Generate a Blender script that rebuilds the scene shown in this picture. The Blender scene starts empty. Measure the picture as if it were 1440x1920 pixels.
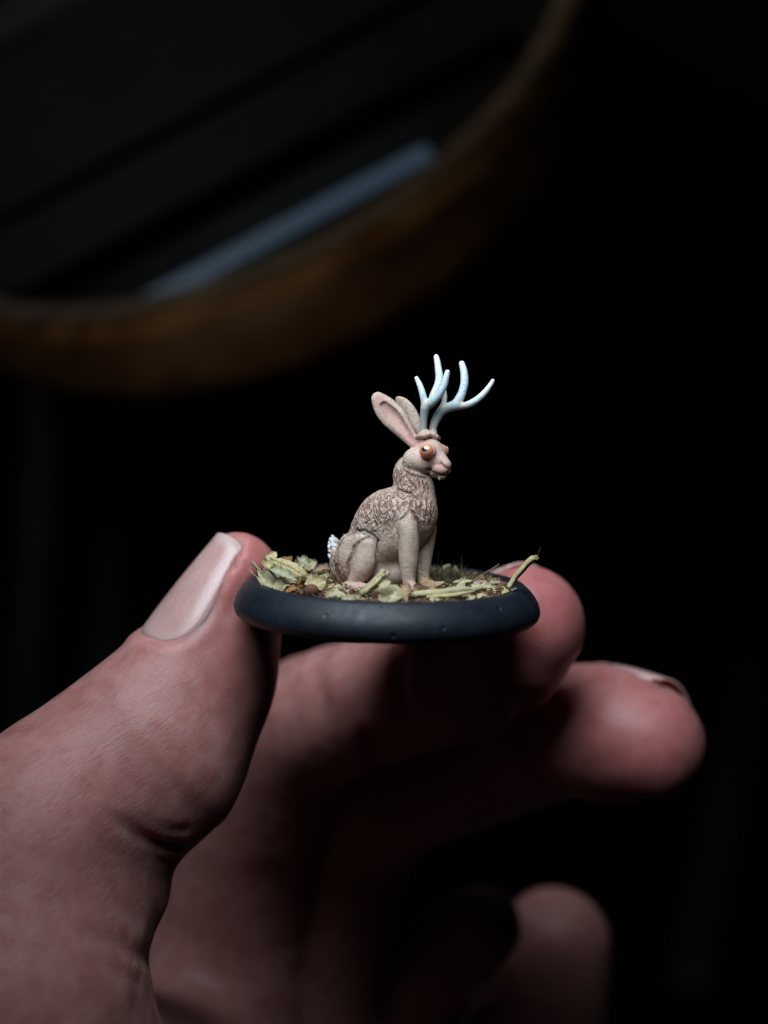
import bpy, math, random
import numpy as np
from mathutils import Vector, Matrix

random.seed(7)
rng = np.random.default_rng(7)
scene = bpy.context.scene
COL = scene.collection

# ------------------------------------------------------------------ camera
# all layout below is in millimetres, base bottom centre = world origin; meshes are scaled to metres when linked
FPX = 2120.0                      # focal length in photo pixels (photo 1440 x 1920)
Z0 = 111.6                        # distance camera -> base centre, mm
PITCH, ROLL = math.radians(5.0), math.radians(1.5)
fwd = np.array([0, math.cos(PITCH), -math.sin(PITCH)])
up0 = np.array([0, math.sin(PITCH), math.cos(PITCH)])
rt0 = np.array([1.0, 0, 0])
rt = rt0 * math.cos(ROLL) + up0 * math.sin(ROLL)
up = -rt0 * math.sin(ROLL) + up0 * math.cos(ROLL)
CAM = -(0.26 * rt + Z0 * fwd - 10.2 * up)
APERTURE = 3.0                    # mm, lens opening

cam = bpy.data.cameras.new('camera')
cam_o = bpy.data.objects.new('camera', cam)
COL.objects.link(cam_o)
M = Matrix(((rt[0], up[0], -fwd[0], CAM[0] * .001), (rt[1], up[1], -fwd[1], CAM[1] * .001),
            (rt[2], up[2], -fwd[2], CAM[2] * .001), (0, 0, 0, 1)))
cam_o.matrix_world = M
cam.sensor_fit = 'HORIZONTAL'
cam.sensor_width = 36.0
cam.lens = 36.0 * FPX / 1440.0
cam.clip_start = 0.005
cam.clip_end = 50
cam.dof.use_dof = True
cam.dof.focus_distance = (Z0 - 4.0) * .001
cam.dof.aperture_fstop = cam.lens / APERTURE
scene.camera = cam_o

# ------------------------------------------------------------------ world, lamps, exposure
world = bpy.data.worlds.new('World')
scene.world = world
world.use_nodes = True
world.node_tree.nodes['Background'].inputs[0].default_value = (0.5, 0.62, 0.8, 1)
world.node_tree.nodes['Background'].inputs[1].default_value = 0.0012


def area(name, loc, target, size, power, color):
    l = bpy.data.lights.new(name, 'AREA')
    l.shape = 'DISK'
    l.size = size
    l.energy = power
    l.color = color
    o = bpy.data.objects.new(name, l)
    COL.objects.link(o)
    o.location = loc
    d = Vector(target) - Vector(loc)
    o.rotation_euler = d.to_track_quat('-Z', 'Y').to_euler()
    return o


key = area('desk_lamp_light', (-0.012, -0.036, 0.082), (0.010, 0.012, 0.0), 0.078, 0.044, (0.78, 0.90, 1.0))
key.data.spread = math.radians(86)
cool_fill = area('added_cool_light', (-0.45, 0.15, 0.62), (-0.05, 0.38, 0.22), 0.20, 0.085, (0.80, 0.90, 1.0))  # added unseen light, brightens the strip and boards in the tray
cool_fill.data.spread = math.radians(70)
warm_fill = area('added_warm_light', (-0.05, 0.15, -0.20), (-0.06, 0.31, 0.13), 0.10, 0.014, (1.0, 0.80, 0.55))  # added unseen warm light from below for the tray's rim and side
warm_fill.data.spread = math.radians(70)

scene.view_settings.view_transform = 'Standard'
scene.view_settings.look = 'None'
scene.view_settings.exposure = 0
scene.view_settings.gamma = 1
scene.cycles.use_denoising = True
scene.cycles.max_bounces = 8


# ------------------------------------------------------------------ helpers: picture point -> world mm
def U(px, py, d=0.0):
    z = Z0 + d
    return CAM + fwd * z + rt * ((px - 720.0) * z / FPX) - up * ((py - 960.0) * z / FPX)


def rs(rpx, d=0.0):
    return rpx * (Z0 + d) / FPX


def G(px, py, zg=3.3):
    """point of the base's ground (height zg) under a sight line"""
    v = fwd + rt * ((px - 720.0) / FPX) - up * ((py - 960.0) / FPX)
    return CAM + v * ((zg - CAM[2]) / v[2])


# ------------------------------------------------------------------ helpers: noise
def vnoise(P, scale, seed=0):
    P = np.asarray(P, dtype=np.float64) / scale + 1000.0
    I = np.floor(P).astype(np.int64)
    f = P - I
    f = f * f * (3 - 2 * f)

    def hsh(ix, iy, iz):
        n = ix * 374761393 + iy * 668265263 + iz * 2147483647 + seed * 974634777
        n = (n ^ (n >> 13)) * 1274126177
        n = n ^ (n >> 16)
        return (n & 0xffff) / 32767.5 - 1.0
    out = 0
    for a in (0, 1):
        for b in (0, 1):
            for c in (0, 1):
                w = (f[:, 0] if a else 1 - f[:, 0]) * (f[:, 1] if b else 1 - f[:, 1]) * (f[:, 2] if c else 1 - f[:, 2])
                out = out + w * hsh(I[:, 0] + a, I[:, 1] + b, I[:, 2] + c)
    return out


# ------------------------------------------------------------------ helpers: signed-distance modelling
class Field:
    def __init__(s, lo, hi, h):
        s.lo = np.array(lo, float)
        s.h = h
        s.n = np.ceil((np.array(hi, float) - s.lo) / h).astype(int) + 1
        s.a = np.full(s.n, 9.0, np.float32)

    def box(s, lo, hi):
        i0 = np.clip(np.floor((np.array(lo) - s.lo) / s.h).astype(int), 0, s.n - 1)
        i1 = np.clip(np.ceil((np.array(hi) - s.lo) / s.h).astype(int) + 1, 1, s.n)
        ax = [(s.lo[k] + s.h * np.arange(i0[k], i1[k])).astype(np.float32) for k in range(3)]
        sl = tuple(slice(i0[k], i1[k]) for k in range(3))
        return sl, ax[0][:, None, None], ax[1][None, :, None], ax[2][None, None, :]

    def sample(s, P):
        q = np.clip((P - s.lo) / s.h, 0, s.n - 1.001)
        i = q.astype(int)
        f = q - i
        o = 0
        for a in (0, 1):
            for b in (0, 1):
                for c in (0, 1):
                    w = (f[..., 0] if a else 1 - f[..., 0]) * (f[..., 1] if b else 1 - f[..., 1]) * (f[..., 2] if c else 1 - f[..., 2])
                    o = o + w * s.a[i[..., 0] + a, i[..., 1] + b, i[..., 2] + c]
        return o

    def group(s, prims, k_in, k_out, subtract=False):
        """prims: list of primitives; smooth union inside the group, then joined to (or cut from) the field"""
        pad = max(k_in, k_out) + 3 * s.h
        lo = np.min([p.lo for p in prims], 0) - pad
        hi = np.max([p.hi for p in prims], 0) + pad
        sl, X, Y, Z = s.box(lo, hi)
        g = np.full(s.a[sl].shape, 9.0, np.float32)
        for p in prims:
            sl2, x, y, z = s.box(p.lo - pad, p.hi + pad)
            loc = tuple(slice(sl2[k].start - sl[k].start, sl2[k].stop - sl[k].start) for k in range(3))
            g[loc] = smin(g[loc], p.f(x, y, z), k_in)
        if subtract:
            s.a[sl] = -smin(-s.a[sl], g, k_out)
        else:
            s.a[sl] = smin(s.a[sl], g, k_out)


def smin(a, b, k):
    if k <= 0:
        return np.minimum(a, b)
    h = np.clip(0.5 + 0.5 * (a - b) / k, 0, 1)
    return a * (1 - h) + b * h - k * h * (1 - h)


class Cone:
    """tapered rounded segment"""
    def __init__(s, a, b, ra, rb):
        s.a, s.b, s.ra, s.rb = np.array(a, float), np.array(b, float), ra, rb
        r = max(ra, rb)
        s.lo = np.minimum(s.a, s.b) - r
        s.hi = np.maximum(s.a, s.b) + r

    def f(s, x, y, z):
        ab = s.b - s.a
        L = float(ab @ ab) + 1e-9
        t = np.clip(((x - s.a[0]) * ab[0] + (y - s.a[1]) * ab[1] + (z - s.a[2]) * ab[2]) / L, 0, 1)
        return (np.sqrt((x - s.a[0] - t * ab[0]) ** 2 + (y - s.a[1] - t * ab[1]) ** 2 + (z - s.a[2] - t * ab[2]) ** 2)
                - (s.ra + t * (s.rb - s.ra))).astype(np.float32)


class Ell:
    def __init__(s, c, r, R=None):
        s.c, s.r = np.array(c, float), np.array(r, float)
        s.R = np.eye(3) if R is None else np.array(R, float)     # rows = local axes
        m = s.r.max()
        s.lo, s.hi = s.c - m, s.c + m

    def f(s, x, y, z):
        dx, dy, dz = x - s.c[0], y - s.c[1], z - s.c[2]
        q = [(s.R[i][0] * dx + s.R[i][1] * dy + s.R[i][2] * dz) / s.r[i] for i in range(3)]
        k0 = np.sqrt(q[0] ** 2 + q[1] ** 2 + q[2] ** 2) + 1e-6
        k1 = np.sqrt(sum((q[i] / s.r[i]) ** 2 for i in range(3))) + 1e-6
        return (k0 * (k0 - 1) / k1).astype(np.float32)


class Flat:
    """flattened chain (ear): coordinates stretched by q along n so that round cones become a blade"""
    def __init__(s, pts, rad, n, q):
        s.p, s.r = spline([np.array(p, float) for p in pts], rad, 5)
        rad = s.r
        s.n, s.q = np.array(n, float), q
        m = max(rad)
        s.lo = np.min(s.p, 0) - m
        s.hi = np.max(s.p, 0) + m

    def f(s, x, y, z):
        n, q = s.n, s.q
        out = None
        o = s.p[0]
        t = (x - o[0]) * n[0] + (y - o[1]) * n[1] + (z - o[2]) * n[2]
        X, Y, Z = x + n[0] * t * (q - 1), y + n[1] * t * (q - 1), z + n[2] * t * (q - 1)
        P = [p + n * float((p - o) @ n) * (q - 1) for p in s.p]
        for a, b, ra, rb in zip(P[:-1], P[1:], s.r[:-1], s.r[1:]):
            d = Cone(a, b, ra, rb).f(X, Y, Z)
            out = d if out is None else np.minimum(out, d)
        return out * 0.6


def spline(W, R, sub=5):
    """Catmull-Rom through the joints so that limbs run smoothly"""
    W = [np.append(w, r) for w, r in zip(W, R)]
    W = [2 * W[0] - W[1]] + W + [2 * W[-1] - W[-2]]
    out = []
    for i in range(1, len(W) - 2):
        p0, p1, p2, p3 = W[i - 1:i + 3]
        for k in range(sub):
            t = k / sub
            out.append(.5 * (2 * p1 + (p2 - p0) * t + (2 * p0 - 5 * p1 + 4 * p2 - p3) * t * t + (3 * p1 - p0 - 3 * p2 + p3) * t ** 3))
    out.append(W[-2])
    return [o[:3] for o in out], [o[3] for o in out]


class Limb:
    """one smooth tapered limb along a run of joints"""
    def __init__(s, W, R, sub=5):
        W, R = spline(W, R, sub)
        s.c = [Cone(a, b, ra, rb) for a, b, ra, rb in zip(W[:-1], W[1:], R[:-1], R[1:])]
        s.lo = np.min([c.lo for c in s.c], 0)
        s.hi = np.max([c.hi for c in s.c], 0)

    def f(s, x, y, z):
        d = s.c[0].f(x, y, z)
        for c in s.c[1:]:
            d = np.minimum(d, c.f(x, y, z))
        return d


def chain(pts):
    """pts: (px, py, depth mm, radius px) -> one smooth limb"""
    return [Limb([U(p[0], p[1], p[2]) for p in pts], [rs(p[3], p[2]) for p in pts])]


def surface_nets(fl, smooth=2):
    F, lo, h = fl.a, fl.lo, fl.h
    ins = F < 0
    nx, ny, nz = F.shape
    cnt = np.zeros((nx - 1, ny - 1, nz - 1), np.int8)
    for i in (0, 1):
        for j in (0, 1):
            for k in (0, 1):
                cnt += ins[i:nx - 1 + i, j:ny - 1 + j, k:nz - 1 + k]
    mixed = (cnt > 0) & (cnt < 8)
    cells = np.argwhere(mixed)
    idx = np.full(mixed.shape, -1, np.int64)
    idx[mixed] = np.arange(len(cells))
    pos = np.zeros((len(cells), 3))
    num = np.zeros(len(cells))
    C = [(i, j, k) for i in (0, 1) for j in (0, 1) for k in (0, 1)]
    for a in C:
        for ax in range(3):
            if a[ax]:
                continue
            b = list(a)
            b[ax] = 1
            fa = F[cells[:, 0] + a[0], cells[:, 1] + a[1], cells[:, 2] + a[2]]
            fb = F[cells[:, 0] + b[0], cells[:, 1] + b[1], cells[:, 2] + b[2]]
            cr = (fa < 0) != (fb < 0)
            t = np.where(cr, fa / np.where(cr, fa - fb, 1), 0)
            p = np.zeros((len(cells), 3)) + np.array(a)
            p[:, ax] += t
            pos += p * cr[:, None]
            num += cr
    V = lo + h * (cells + pos / num[:, None])
    quads = []
    for ax in range(3):
        o1, o2 = (ax + 1) % 3, (ax + 2) % 3
        A = np.moveaxis(ins, (ax, o1, o2), (0, 1, 2))
        I = np.moveaxis(idx, (ax, o1, o2), (0, 1, 2))
        s0, s1 = A[:-1, 1:-1, 1:-1], A[1:, 1:-1, 1:-1]
        e = np.argwhere(s0 != s1)
        if not len(e):
            continue
        flip = s0[e[:, 0], e[:, 1], e[:, 2]]
        i, j, k = e[:, 0], e[:, 1] + 1, e[:, 2] + 1
        q = np.stack([I[i, j - 1, k - 1], I[i, j, k - 1], I[i, j, k], I[i, j - 1, k]], 1)
        q[~flip] = q[~flip][:, ::-1]
        quads.append(q)
    Q = np.concatenate(quads)
    E = np.concatenate([Q[:, [0, 1]], Q[:, [1, 2]], Q[:, [2, 3]], Q[:, [3, 0]]])
    n = len(V)
    deg = np.bincount(E[:, 0], minlength=n) + np.bincount(E[:, 1], minlength=n)
    for _ in range(smooth):
        S = np.stack([np.bincount(E[:, 0], V[E[:, 1], c], n) + np.bincount(E[:, 1], V[E[:, 0], c], n) for c in range(3)], 1)
        V = 0.5 * V + 0.5 * S / np.maximum(deg, 1)[:, None]
    return V, Q


def normals(V, Q):
    fn = np.cross(V[Q[:, 2]] - V[Q[:, 0]], V[Q[:, 3]] - V[Q[:, 1]])
    N = np.stack([sum(np.bincount(Q[:, j], fn[:, c], len(V)) for j in range(4)) for c in range(3)], 1)
    return N / (np.linalg.norm(N, axis=1, keepdims=True) + 1e-12)


def seg_dist(P, pts):
    """distance from points P to a polyline"""
    best = np.full(len(P), 1e9)
    for a, b in zip(pts[:-1], pts[1:]):
        ab = b - a
        t = np.clip((P - a) @ ab / (ab @ ab + 1e-9), 0, 1)
        best = np.minimum(best, np.linalg.norm(P - a - t[:, None] * ab, axis=1))
    return best


def gauss(d, w):
    return np.exp(-(d / w) ** 2)


# ------------------------------------------------------------------ helpers: objects
def tag(o, label=None, cat=None, group=None, kind=None):
    for k, v in (('label', label), ('category', cat), ('group', group), ('kind', kind)):
        if v:
            o[k] = v
    return o


def mesh_obj(name, V, F, mat, parent=None, attrs=None, smooth=True):
    V = np.asarray(V, float) * .001
    me = bpy.data.meshes.new(name)
    if isinstance(F, np.ndarray):
        k = F.shape[1]
        me.vertices.add(len(V))
        me.vertices.foreach_set('co', V.astype(np.float32).ravel())
        me.loops.add(F.size)
        me.loops.foreach_set('vertex_index', F.astype(np.int32).ravel())
        me.polygons.add(len(F))
        me.polygons.foreach_set('loop_start', np.arange(0, F.size, k, dtype=np.int32))
        me.polygons.foreach_set('loop_total', np.full(len(F), k, np.int32))
    else:
        me.from_pydata([tuple(v) for v in V], [], F)
    me.update(calc_edges=True)
    me.validate()
    if smooth:
        me.polygons.foreach_set('use_smooth', np.ones(len(me.polygons), bool))
    for an, av in (attrs or {}).items():
        at = me.attributes.new(an, 'FLOAT', 'POINT')
        at.data.foreach_set('value', np.asarray(av, np.float32))
    me.materials.append(mat)
    o = bpy.data.objects.new(name, me)
    COL.objects.link(o)
    if parent:
        o.parent = parent
    return o


def empty(name, loc=(0, 0, 0)):
    o = bpy.data.objects.new(name, None)
    o.empty_display_size = 0.01
    COL.objects.link(o)
    o.location = loc
    return o


def lathe(prof, n=128):
    V, F = [], []
    m = len(prof)
    for i in range(n):
        a = 2 * math.pi * i / n
        for r, z in prof:
            V.append((r * math.cos(a), r * math.sin(a), z))
    for i in range(n):
        j = (i + 1) % n
        for k in range(m - 1):
            F.append((i * m + k, j * m + k, j * m + k + 1, i * m + k + 1))
    return V, F


def tube(pts, rad, n=8, cap=True):
    """swept tube through points with radii"""
    P = [np.array(p, float) for p in pts]
    V, F = [], []
    prev = None
    for i, p in enumerate(P):
        t = P[min(i + 1, len(P) - 1)] - P[max(i - 1, 0)]
        t = t / (np.linalg.norm(t) + 1e-9)
        if prev is None:
            ref = np.array([0, 0, 1.0]) if abs(t[2]) < .9 else np.array([1.0, 0, 0])
            u = np.cross(t, ref)
        else:
            u = prev - t * (prev @ t)
        u /= np.linalg.norm(u)
        prev = u
        w = np.cross(t, u)
        for k in range(n):
            a = 2 * math.pi * k / n
            V.append(p + rad[i] * (math.cos(a) * u + math.sin(a) * w))
    for i in range(len(P) - 1):
        for k in range(n):
            F.append((i * n + k, i * n + (k + 1) % n, (i + 1) * n + (k + 1) % n, (i + 1) * n + k))
    if cap:
        F.append(tuple(range(n))[::-1])
        F.append(tuple((len(P) - 1) * n + k for k in range(n)))
    return V, F


# ------------------------------------------------------------------ helpers: materials
class Mat:
    def __init__(s, name, **kw):
        s.m = bpy.data.materials.new(name)
        s.m.use_nodes = True
        s.t = s.m.node_tree
        s.b = s.t.nodes['Principled BSDF']
        for k, v in kw.items():
            s.set(k, v)

    def set(s, k, v):
        i = s.b.inputs[k.replace('_', ' ') if k not in s.b.inputs else k]
        if isinstance(v, bpy.types.NodeSocket):
            s.t.links.new(v, i)
        else:
            i.default_value = (*v, 1) if isinstance(v, tuple) and len(v) == 3 and i.type == 'RGBA' else v

    def n(s, typ, **kw):
        nd = s.t.nodes.new(typ)
        for k, v in kw.items():
            if k.startswith('in_'):
                key = k[3:].replace('_', ' ')
                key = int(key) if key.isdigit() else key
                if isinstance(v, bpy.types.NodeSocket):
                    s.t.links.new(v, nd.inputs[key])
                else:
                    nd.inputs[key].default_value = v
            else:
                setattr(nd, k, v)
        return nd

    def coords(s, scale=1000.0, rot=(0, 0, 0), stretch=(1, 1, 1)):
        tc = s.n('ShaderNodeTexCoord')
        mp = s.n('ShaderNodeMapping')
        s.t.links.new(tc.outputs['Object'], mp.inputs[0])
        mp.inputs['Rotation'].default_value = rot
        mp.inputs['Scale'].default_value = (scale, scale, scale)
        if stretch == (1, 1, 1):
            return mp.outputs[0]
        m2 = s.n('ShaderNodeMapping')
        s.t.links.new(mp.outputs[0], m2.inputs[0])
        m2.inputs['Scale'].default_value = stretch
        return m2.outputs[0]

    def noise(s, co, scale, detail=3, rough=.55, dist=0.0):
        return s.n('ShaderNodeTexNoise', in_Vector=co, in_Scale=scale, in_Detail=detail, in_Roughness=rough, in_Distortion=dist).outputs[0]

    def ramp(s, f, stops):
        r = s.n('ShaderNodeValToRGB')
        s.t.links.new(f, r.inputs[0])
        el = r.color_ramp.elements
        while len(el) < len(stops):
            el.new(0.5)
        for e, (p, c) in zip(el, stops):
            e.position = p
            e.color = (*c, 1) if isinstance(c, tuple) else (c, c, c, 1)
        return r.outputs[0]

    def mix(s, f, a, b, mode='MIX'):
        nd = s.n('ShaderNodeMix', data_type='RGBA', blend_type=mode)
        for sock, v in ((nd.inputs[0], f), (nd.inputs[6], a), (nd.inputs[7], b)):
            if isinstance(v, bpy.types.NodeSocket):
                s.t.links.new(v, sock)
            else:
                sock.default_value = (*v, 1) if isinstance(v, tuple) else v
        return nd.outputs[2]

    def math(s, op, a, b=0.0, c=None):
        nd = s.n('ShaderNodeMath', operation=op)
        for i, v in enumerate((a, b) if c is None else (a, b, c)):
            if isinstance(v, bpy.types.NodeSocket):
                s.t.links.new(v, nd.inputs[i])
            else:
                nd.inputs[i].default_value = v
        return nd.outputs[0]

    def attr(s, name):
        return s.n('ShaderNodeAttribute', attribute_name=name).outputs['Fac']

    def bump(s, h, dist, strength=1.0, prev=None):
        nd = s.n('ShaderNodeBump', in_Height=h, in_Distance=dist, in_Strength=strength)
        if prev is not None:
            s.t.links.new(prev, nd.inputs['Normal'])
        return nd.outputs[0]


# --- skin
def skin_material():
    m = Mat('skin', Roughness=0.46)
    co = m.coords()
    big = m.noise(co, 0.11, 3)
    mid = m.noise(co, 0.55, 4)
    c = m.ramp(big, [(0.3, (0.41, 0.19, 0.172)), (0.7, (0.48, 0.245, 0.222))])
    red = m.math('MULTIPLY', m.attr('red'), m.ramp(mid, [(0.3, 0.75), (0.7, 1.0)]))
    c = m.mix(red, c, (0.47, 0.13, 0.135))
    blot = m.ramp(mid, [(0.33, (0.90, 0.76, 0.76)), (0.66, (1.06, 1.07, 1.06))])
    c = m.mix(1.0, c, blot, 'MULTIPLY')
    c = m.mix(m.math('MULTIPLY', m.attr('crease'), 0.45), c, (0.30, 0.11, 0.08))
    m.set('Base Color', c)
    m.set('Subsurface Weight', 1.0)
    m.set('Subsurface Radius', (1.0, 0.36, 0.22))
    m.set('Subsurface Scale', 0.0034)
    m.set('Specular IOR Level', 0.42)
    # relief: pores, fine criss-cross lines, longer creases across the knuckle
    pores = m.n('ShaderNodeTexVoronoi', feature='DISTANCE_TO_EDGE', in_Vector=m.coords(stretch=(1.0, 1.0, 1.6), rot=(0, 0.7, 0)), in_Scale=2.6).outputs[0]
    lines = m.noise(m.coords(rot=(0, 0.62, 0), stretch=(0.26, 0.8, 2.4)), 1.1, 4, .6)
    patch = m.ramp(m.noise(co, 0.35, 3, .6), [(0.36, 0.15), (0.62, 1.0)])
    lines = m.math('MULTIPLY', m.math('MULTIPLY', m.ramp(lines, [(0.38, 0.0), (0.55, 1.0)]), m.attr('wrinkle')), patch)
    fine = m.noise(co, 4.5, 3, .6)
    n1 = m.bump(pores, 0.00008, 0.35)
    n2 = m.bump(fine, 0.00005, 0.45, n1)
    n3 = m.bump(lines, 0.00014, 0.30, n2)
    ridg = m.n('ShaderNodeTexWave', wave_type='BANDS', bands_direction='Z', in_Vector=m.coords(rot=(0, -0.5, 0.2)), in_Scale=0.66, in_Distortion=2.2, in_Detail=1.0)
    n4 = m.bump(m.math('MULTIPLY', ridg.outputs[1], m.attr('ridge')), 0.00005, 0.28, n3)
    m.set('Normal', n4)
    m.set('Roughness', m.ramp(mid, [(0.3, 0.40), (0.7, 0.54)]))
    return m.m


def nail_material():
    m = Mat('fingernail', Roughness=0.30)
    co = m.coords()
    f = m.noise(co, 0.25, 2)
    c = m.ramp(f, [(0.3, (0.52, 0.29, 0.275)), (0.7, (0.58, 0.35, 0.325))])
    c = m.mix(m.attr('tip'), c, (0.64, 0.47, 0.42))
    m.set('Base Color', c)
    m.set('Subsurface Weight', 0.6)
    m.set('Subsurface Radius', (1.0, 0.4, 0.3))
    m.set('Subsurface Scale', 0.0015)
    m.set('Normal', m.bump(m.noise(m.coords(rot=(0, .95, 0), stretch=(.15, 3, 3)), 0.9, 2), 0.00012, 0.25))
    return m.m


SKIN = skin_material()
NAIL = nail_material()

# ------------------------------------------------------------------ base profile (round lipped plinth)
PROF = [(0.0, 0.0), (13.9, 0.0), (14.5, 0.10), (14.85, 0.40), (15.0, 0.85), (14.96, 1.3), (14.8, 1.8), (14.5, 2.3), (14.05, 2.85),
        (13.62, 3.25), (13.42, 3.41), (13.22, 3.48), (12.75, 3.5), (12.5, 3.44), (12.38, 3.25), (12.3, 2.7)]
pr = np.array(PROF[1:12])


# ------------------------------------------------------------------ the hand
def build_hand():
    lo, hi = (-66, -34, -100), (46, 102, 14)
    F = Field(lo, hi, 0.55)
    # thumb: back, pulp, knuckle, ball of the thumb
    thumb = chain([(441, 1068, 7, 70), (398, 1168, 7, 96), (352, 1256, 5.5, 118), (295, 1345, 3.5, 146), (180, 1452, 0.5, 164),
                   (70, 1560, -4, 186), (30, 1700, -7, 196), (10, 1900, -9, 210)])
    thumb += chain([(462, 1112, 8.5, 66), (442, 1190, 8.5, 84), (418, 1275, 7.5, 102), (376, 1380, 6.5, 100), (328, 1465, 5, 90), (268, 1540, 3.5, 80), (215, 1600, 3, 76)])
    thumb += chain([(204, 1672, 2, 112), (156, 1790, 1, 104), (105, 1960, 0, 100)])
    thumb += chain([(300, 1440, 3, 150), (205, 1560, 0, 112), (120, 1700, -3, 146), (50, 1880, -5, 165)])
    F.group(thumb, 3.2, 0.4)
    F.group(chain([(20, 1900, -9, 225), (60, 2150, -2, 300), (200, 2500, 18, 330)]), 4, 5)
    # index finger: tip behind the right of the base, bent round below it
    F.group(chain([(985, 1172, 14, 112), (930, 1215, 16.5, 132), (850, 1262, 21, 130), (748, 1302, 29, 118), (660, 1330, 35, 122), (575, 1362, 39, 128),
                   (528, 1440, 44, 132), (475, 1600, 52, 142), (430, 1800, 58, 160)]), 2.0, 0.4)
    # middle finger
    F.group(chain([(1212, 1392, 22, 108), (1150, 1375, 25, 126), (1060, 1372, 30, 120), (955, 1412, 37, 110), (840, 1450, 44, 118), (720, 1490, 50, 126),
                   (655, 1580, 56, 128), (600, 1760, 62, 140), (550, 1940, 65, 160)]), 2.0, 0.4)
    # ring and little finger
    F.group(chain([(905, 1738, 62, 74), (820, 1800, 66, 90), (745, 1860, 70, 100), (710, 2000, 68, 120), (690, 2120, 66, 150)]), 2.0, 0.5)
    F.group(chain([(1040, 1772, 80, 104), (1018, 1860, 80, 122), (988, 1970, 78, 130), (930, 2080, 72, 130), (800, 2240, 62, 140)]), 2.0, 0.5)
    # palm and wrist
    palm = chain([(430, 1800, 58, 165), (300, 2200, 44, 250), (220, 2520, 28, 300)])
    palm += chain([(550, 1940, 65, 165), (400, 2250, 48, 240), (240, 2520, 26, 300)])
    palm += chain([(690, 2120, 66, 155), (480, 2330, 50, 240), (260, 2520, 28, 300)])
    palm += chain([(800, 2240, 60, 140), (560, 2400, 50, 230), (280, 2520, 30, 300)])
    palm += chain([(150, 2080, 8, 210), (330, 2060, 46, 190)])
    F.group(palm, 5, 4.0)
    # the pads give way where they press on the base
    sl, X, Y, Z = F.box((-16, -16, -1), (16, 16, 5))
    rho = np.sqrt(X * X + Y * Y)
    rp = np.interp(Z, pr[:, 1], pr[:, 0])
    b = np.maximum(np.maximum(rho - rp, -Z), Z - 3.5)
    F.a[sl] = np.maximum(F.a[sl], -(b - 0.05))

    V, Q = surface_nets(F, 3)
    N = normals(V, Q)
    # --- nail frames: origin on the bone axis, a = towards the tip, n = out through the nail
    nails = []

    def frame(p0, p1, lean, side):
        a = U(*p1) - U(*p0)
        a /= np.linalg.norm(a)
        view = -fwd
        v = view - a * (view @ a)
        v /= np.linalg.norm(v)
        l = np.cross(a, v) * side
        n = l * math.cos(lean) + v * math.sin(lean)
        return U(*p0), a, n, np.cross(n, a)

    # (frame, start, length, half-angle)
    nails.append((frame((352, 1256, 6), (441, 1068, 7), math.radians(33), -1), 1.3, 12.6, math.radians(60)))
    nails.append((frame((850, 1262, 21), (985, 1172, 14), math.radians(-56), -1), 6.5, 8.2, math.radians(52)))
    nails.append((frame((1020, 1372, 32), (1212, 1392, 22), math.radians(-48), -1), 8.4, 8.4, math.radians(52)))

    def outline(s, ph, L, W):
        """<0 inside the nail plate: rounded root, nearly straight free edge"""
        u = s / L * 2 - 1
        w = np.abs(ph) / W
        root = np.clip(-u, 0, None)
        e = np.where(u < 0, (root ** 2.6 + w ** 2.6) ** (1 / 2.6), np.maximum(w + 0.10 * u ** 2, u + 0.10 * w ** 2))
        return (e - 1) * 0.5 * L
    plates = []
    for (o, a, n, b), s0, L, W in nails:
        sg, pg = np.linspace(0, L + .6, 40), np.linspace(-W, W, 41)
        SS, PP = np.meshgrid(sg, pg, indexing='ij')
        dirs = np.cos(PP)[..., None] * n + np.sin(PP)[..., None] * b
        org = o + (SS + s0)[..., None] * a
        tt = np.linspace(1.0, 13, 200)
        f = F.sample(org[:, :, None, :] + tt[None, None, :, None] * dirs[:, :, None, :])
        R = tt[np.argmax(f > 0, axis=2)]
        k = slice(4, 24)
        for j in range(len(pg)):
            R[:, j] = np.polyval(np.polyfit(sg[k], R[k, j], 1), sg)
        # smooth across, a little crown lengthwise
        for _ in range(6):
            R[:, 1:-1] = .5 * R[:, 1:-1] + .25 * (R[:, 2:] + R[:, :-2])
        R += 0.22 * np.sin(np.clip(SS / L, 0, 1) * math.pi)
        plates.append((R, L, W))

    def plate_r(i, s, ph):
        R, L, W = plates[i]
        x = np.clip(s / (L + .6) * 39, 0, 38.999)
        y = np.clip((ph + W) / (2 * W) * 40, 0, 39.999)
        xi, yi = x.astype(int), y.astype(int)
        fx, fy = x - xi, y - yi
        return (R[xi, yi] * (1 - fx) * (1 - fy) + R[xi + 1, yi] * fx * (1 - fy) + R[xi, yi + 1] * (1 - fx) * fy + R[xi + 1, yi + 1] * fx * fy)
    disp = np.zeros(len(V))
    for ni, ((o, a, n, b), s0, L, W) in enumerate(nails):
        d = V - o
        s = d @ a - s0
        r = d - np.outer(d @ a, a)
        ph = np.arctan2(r @ b, r @ n)
        near = (np.linalg.norm(r, axis=1) < 11) & (s > -4) & (s < L + 6)
        e = outline(s, ph, L, W)
        inside = np.clip((-e - 0.30) / 0.5, 0, 1)
        front = np.clip((L + 1.6 - s) / 1.2, 0, 1) * (s > L - 2.5) * np.clip((W - np.abs(ph)) / 0.12, 0, 1)
        inside = np.maximum(inside, front)
        fold = gauss(e - 0.55, 0.75) * (s < L - 2.0) * np.clip((L - 2.0 - s) / 3, 0, 1)
        rad = np.linalg.norm(r, axis=1)
        over = np.minimum(plate_r(ni, s, ph) - 0.30 - rad, 0)
        disp += near * (np.clip(inside, 0, 1) * over + 0.26 * fold)
        # the fingertip rounds away below the free edge
        disp += near * (-0.10 * gauss(e - 0.5, 0.5) * (s > L - 0.6) * (np.abs(ph) < W))
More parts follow.
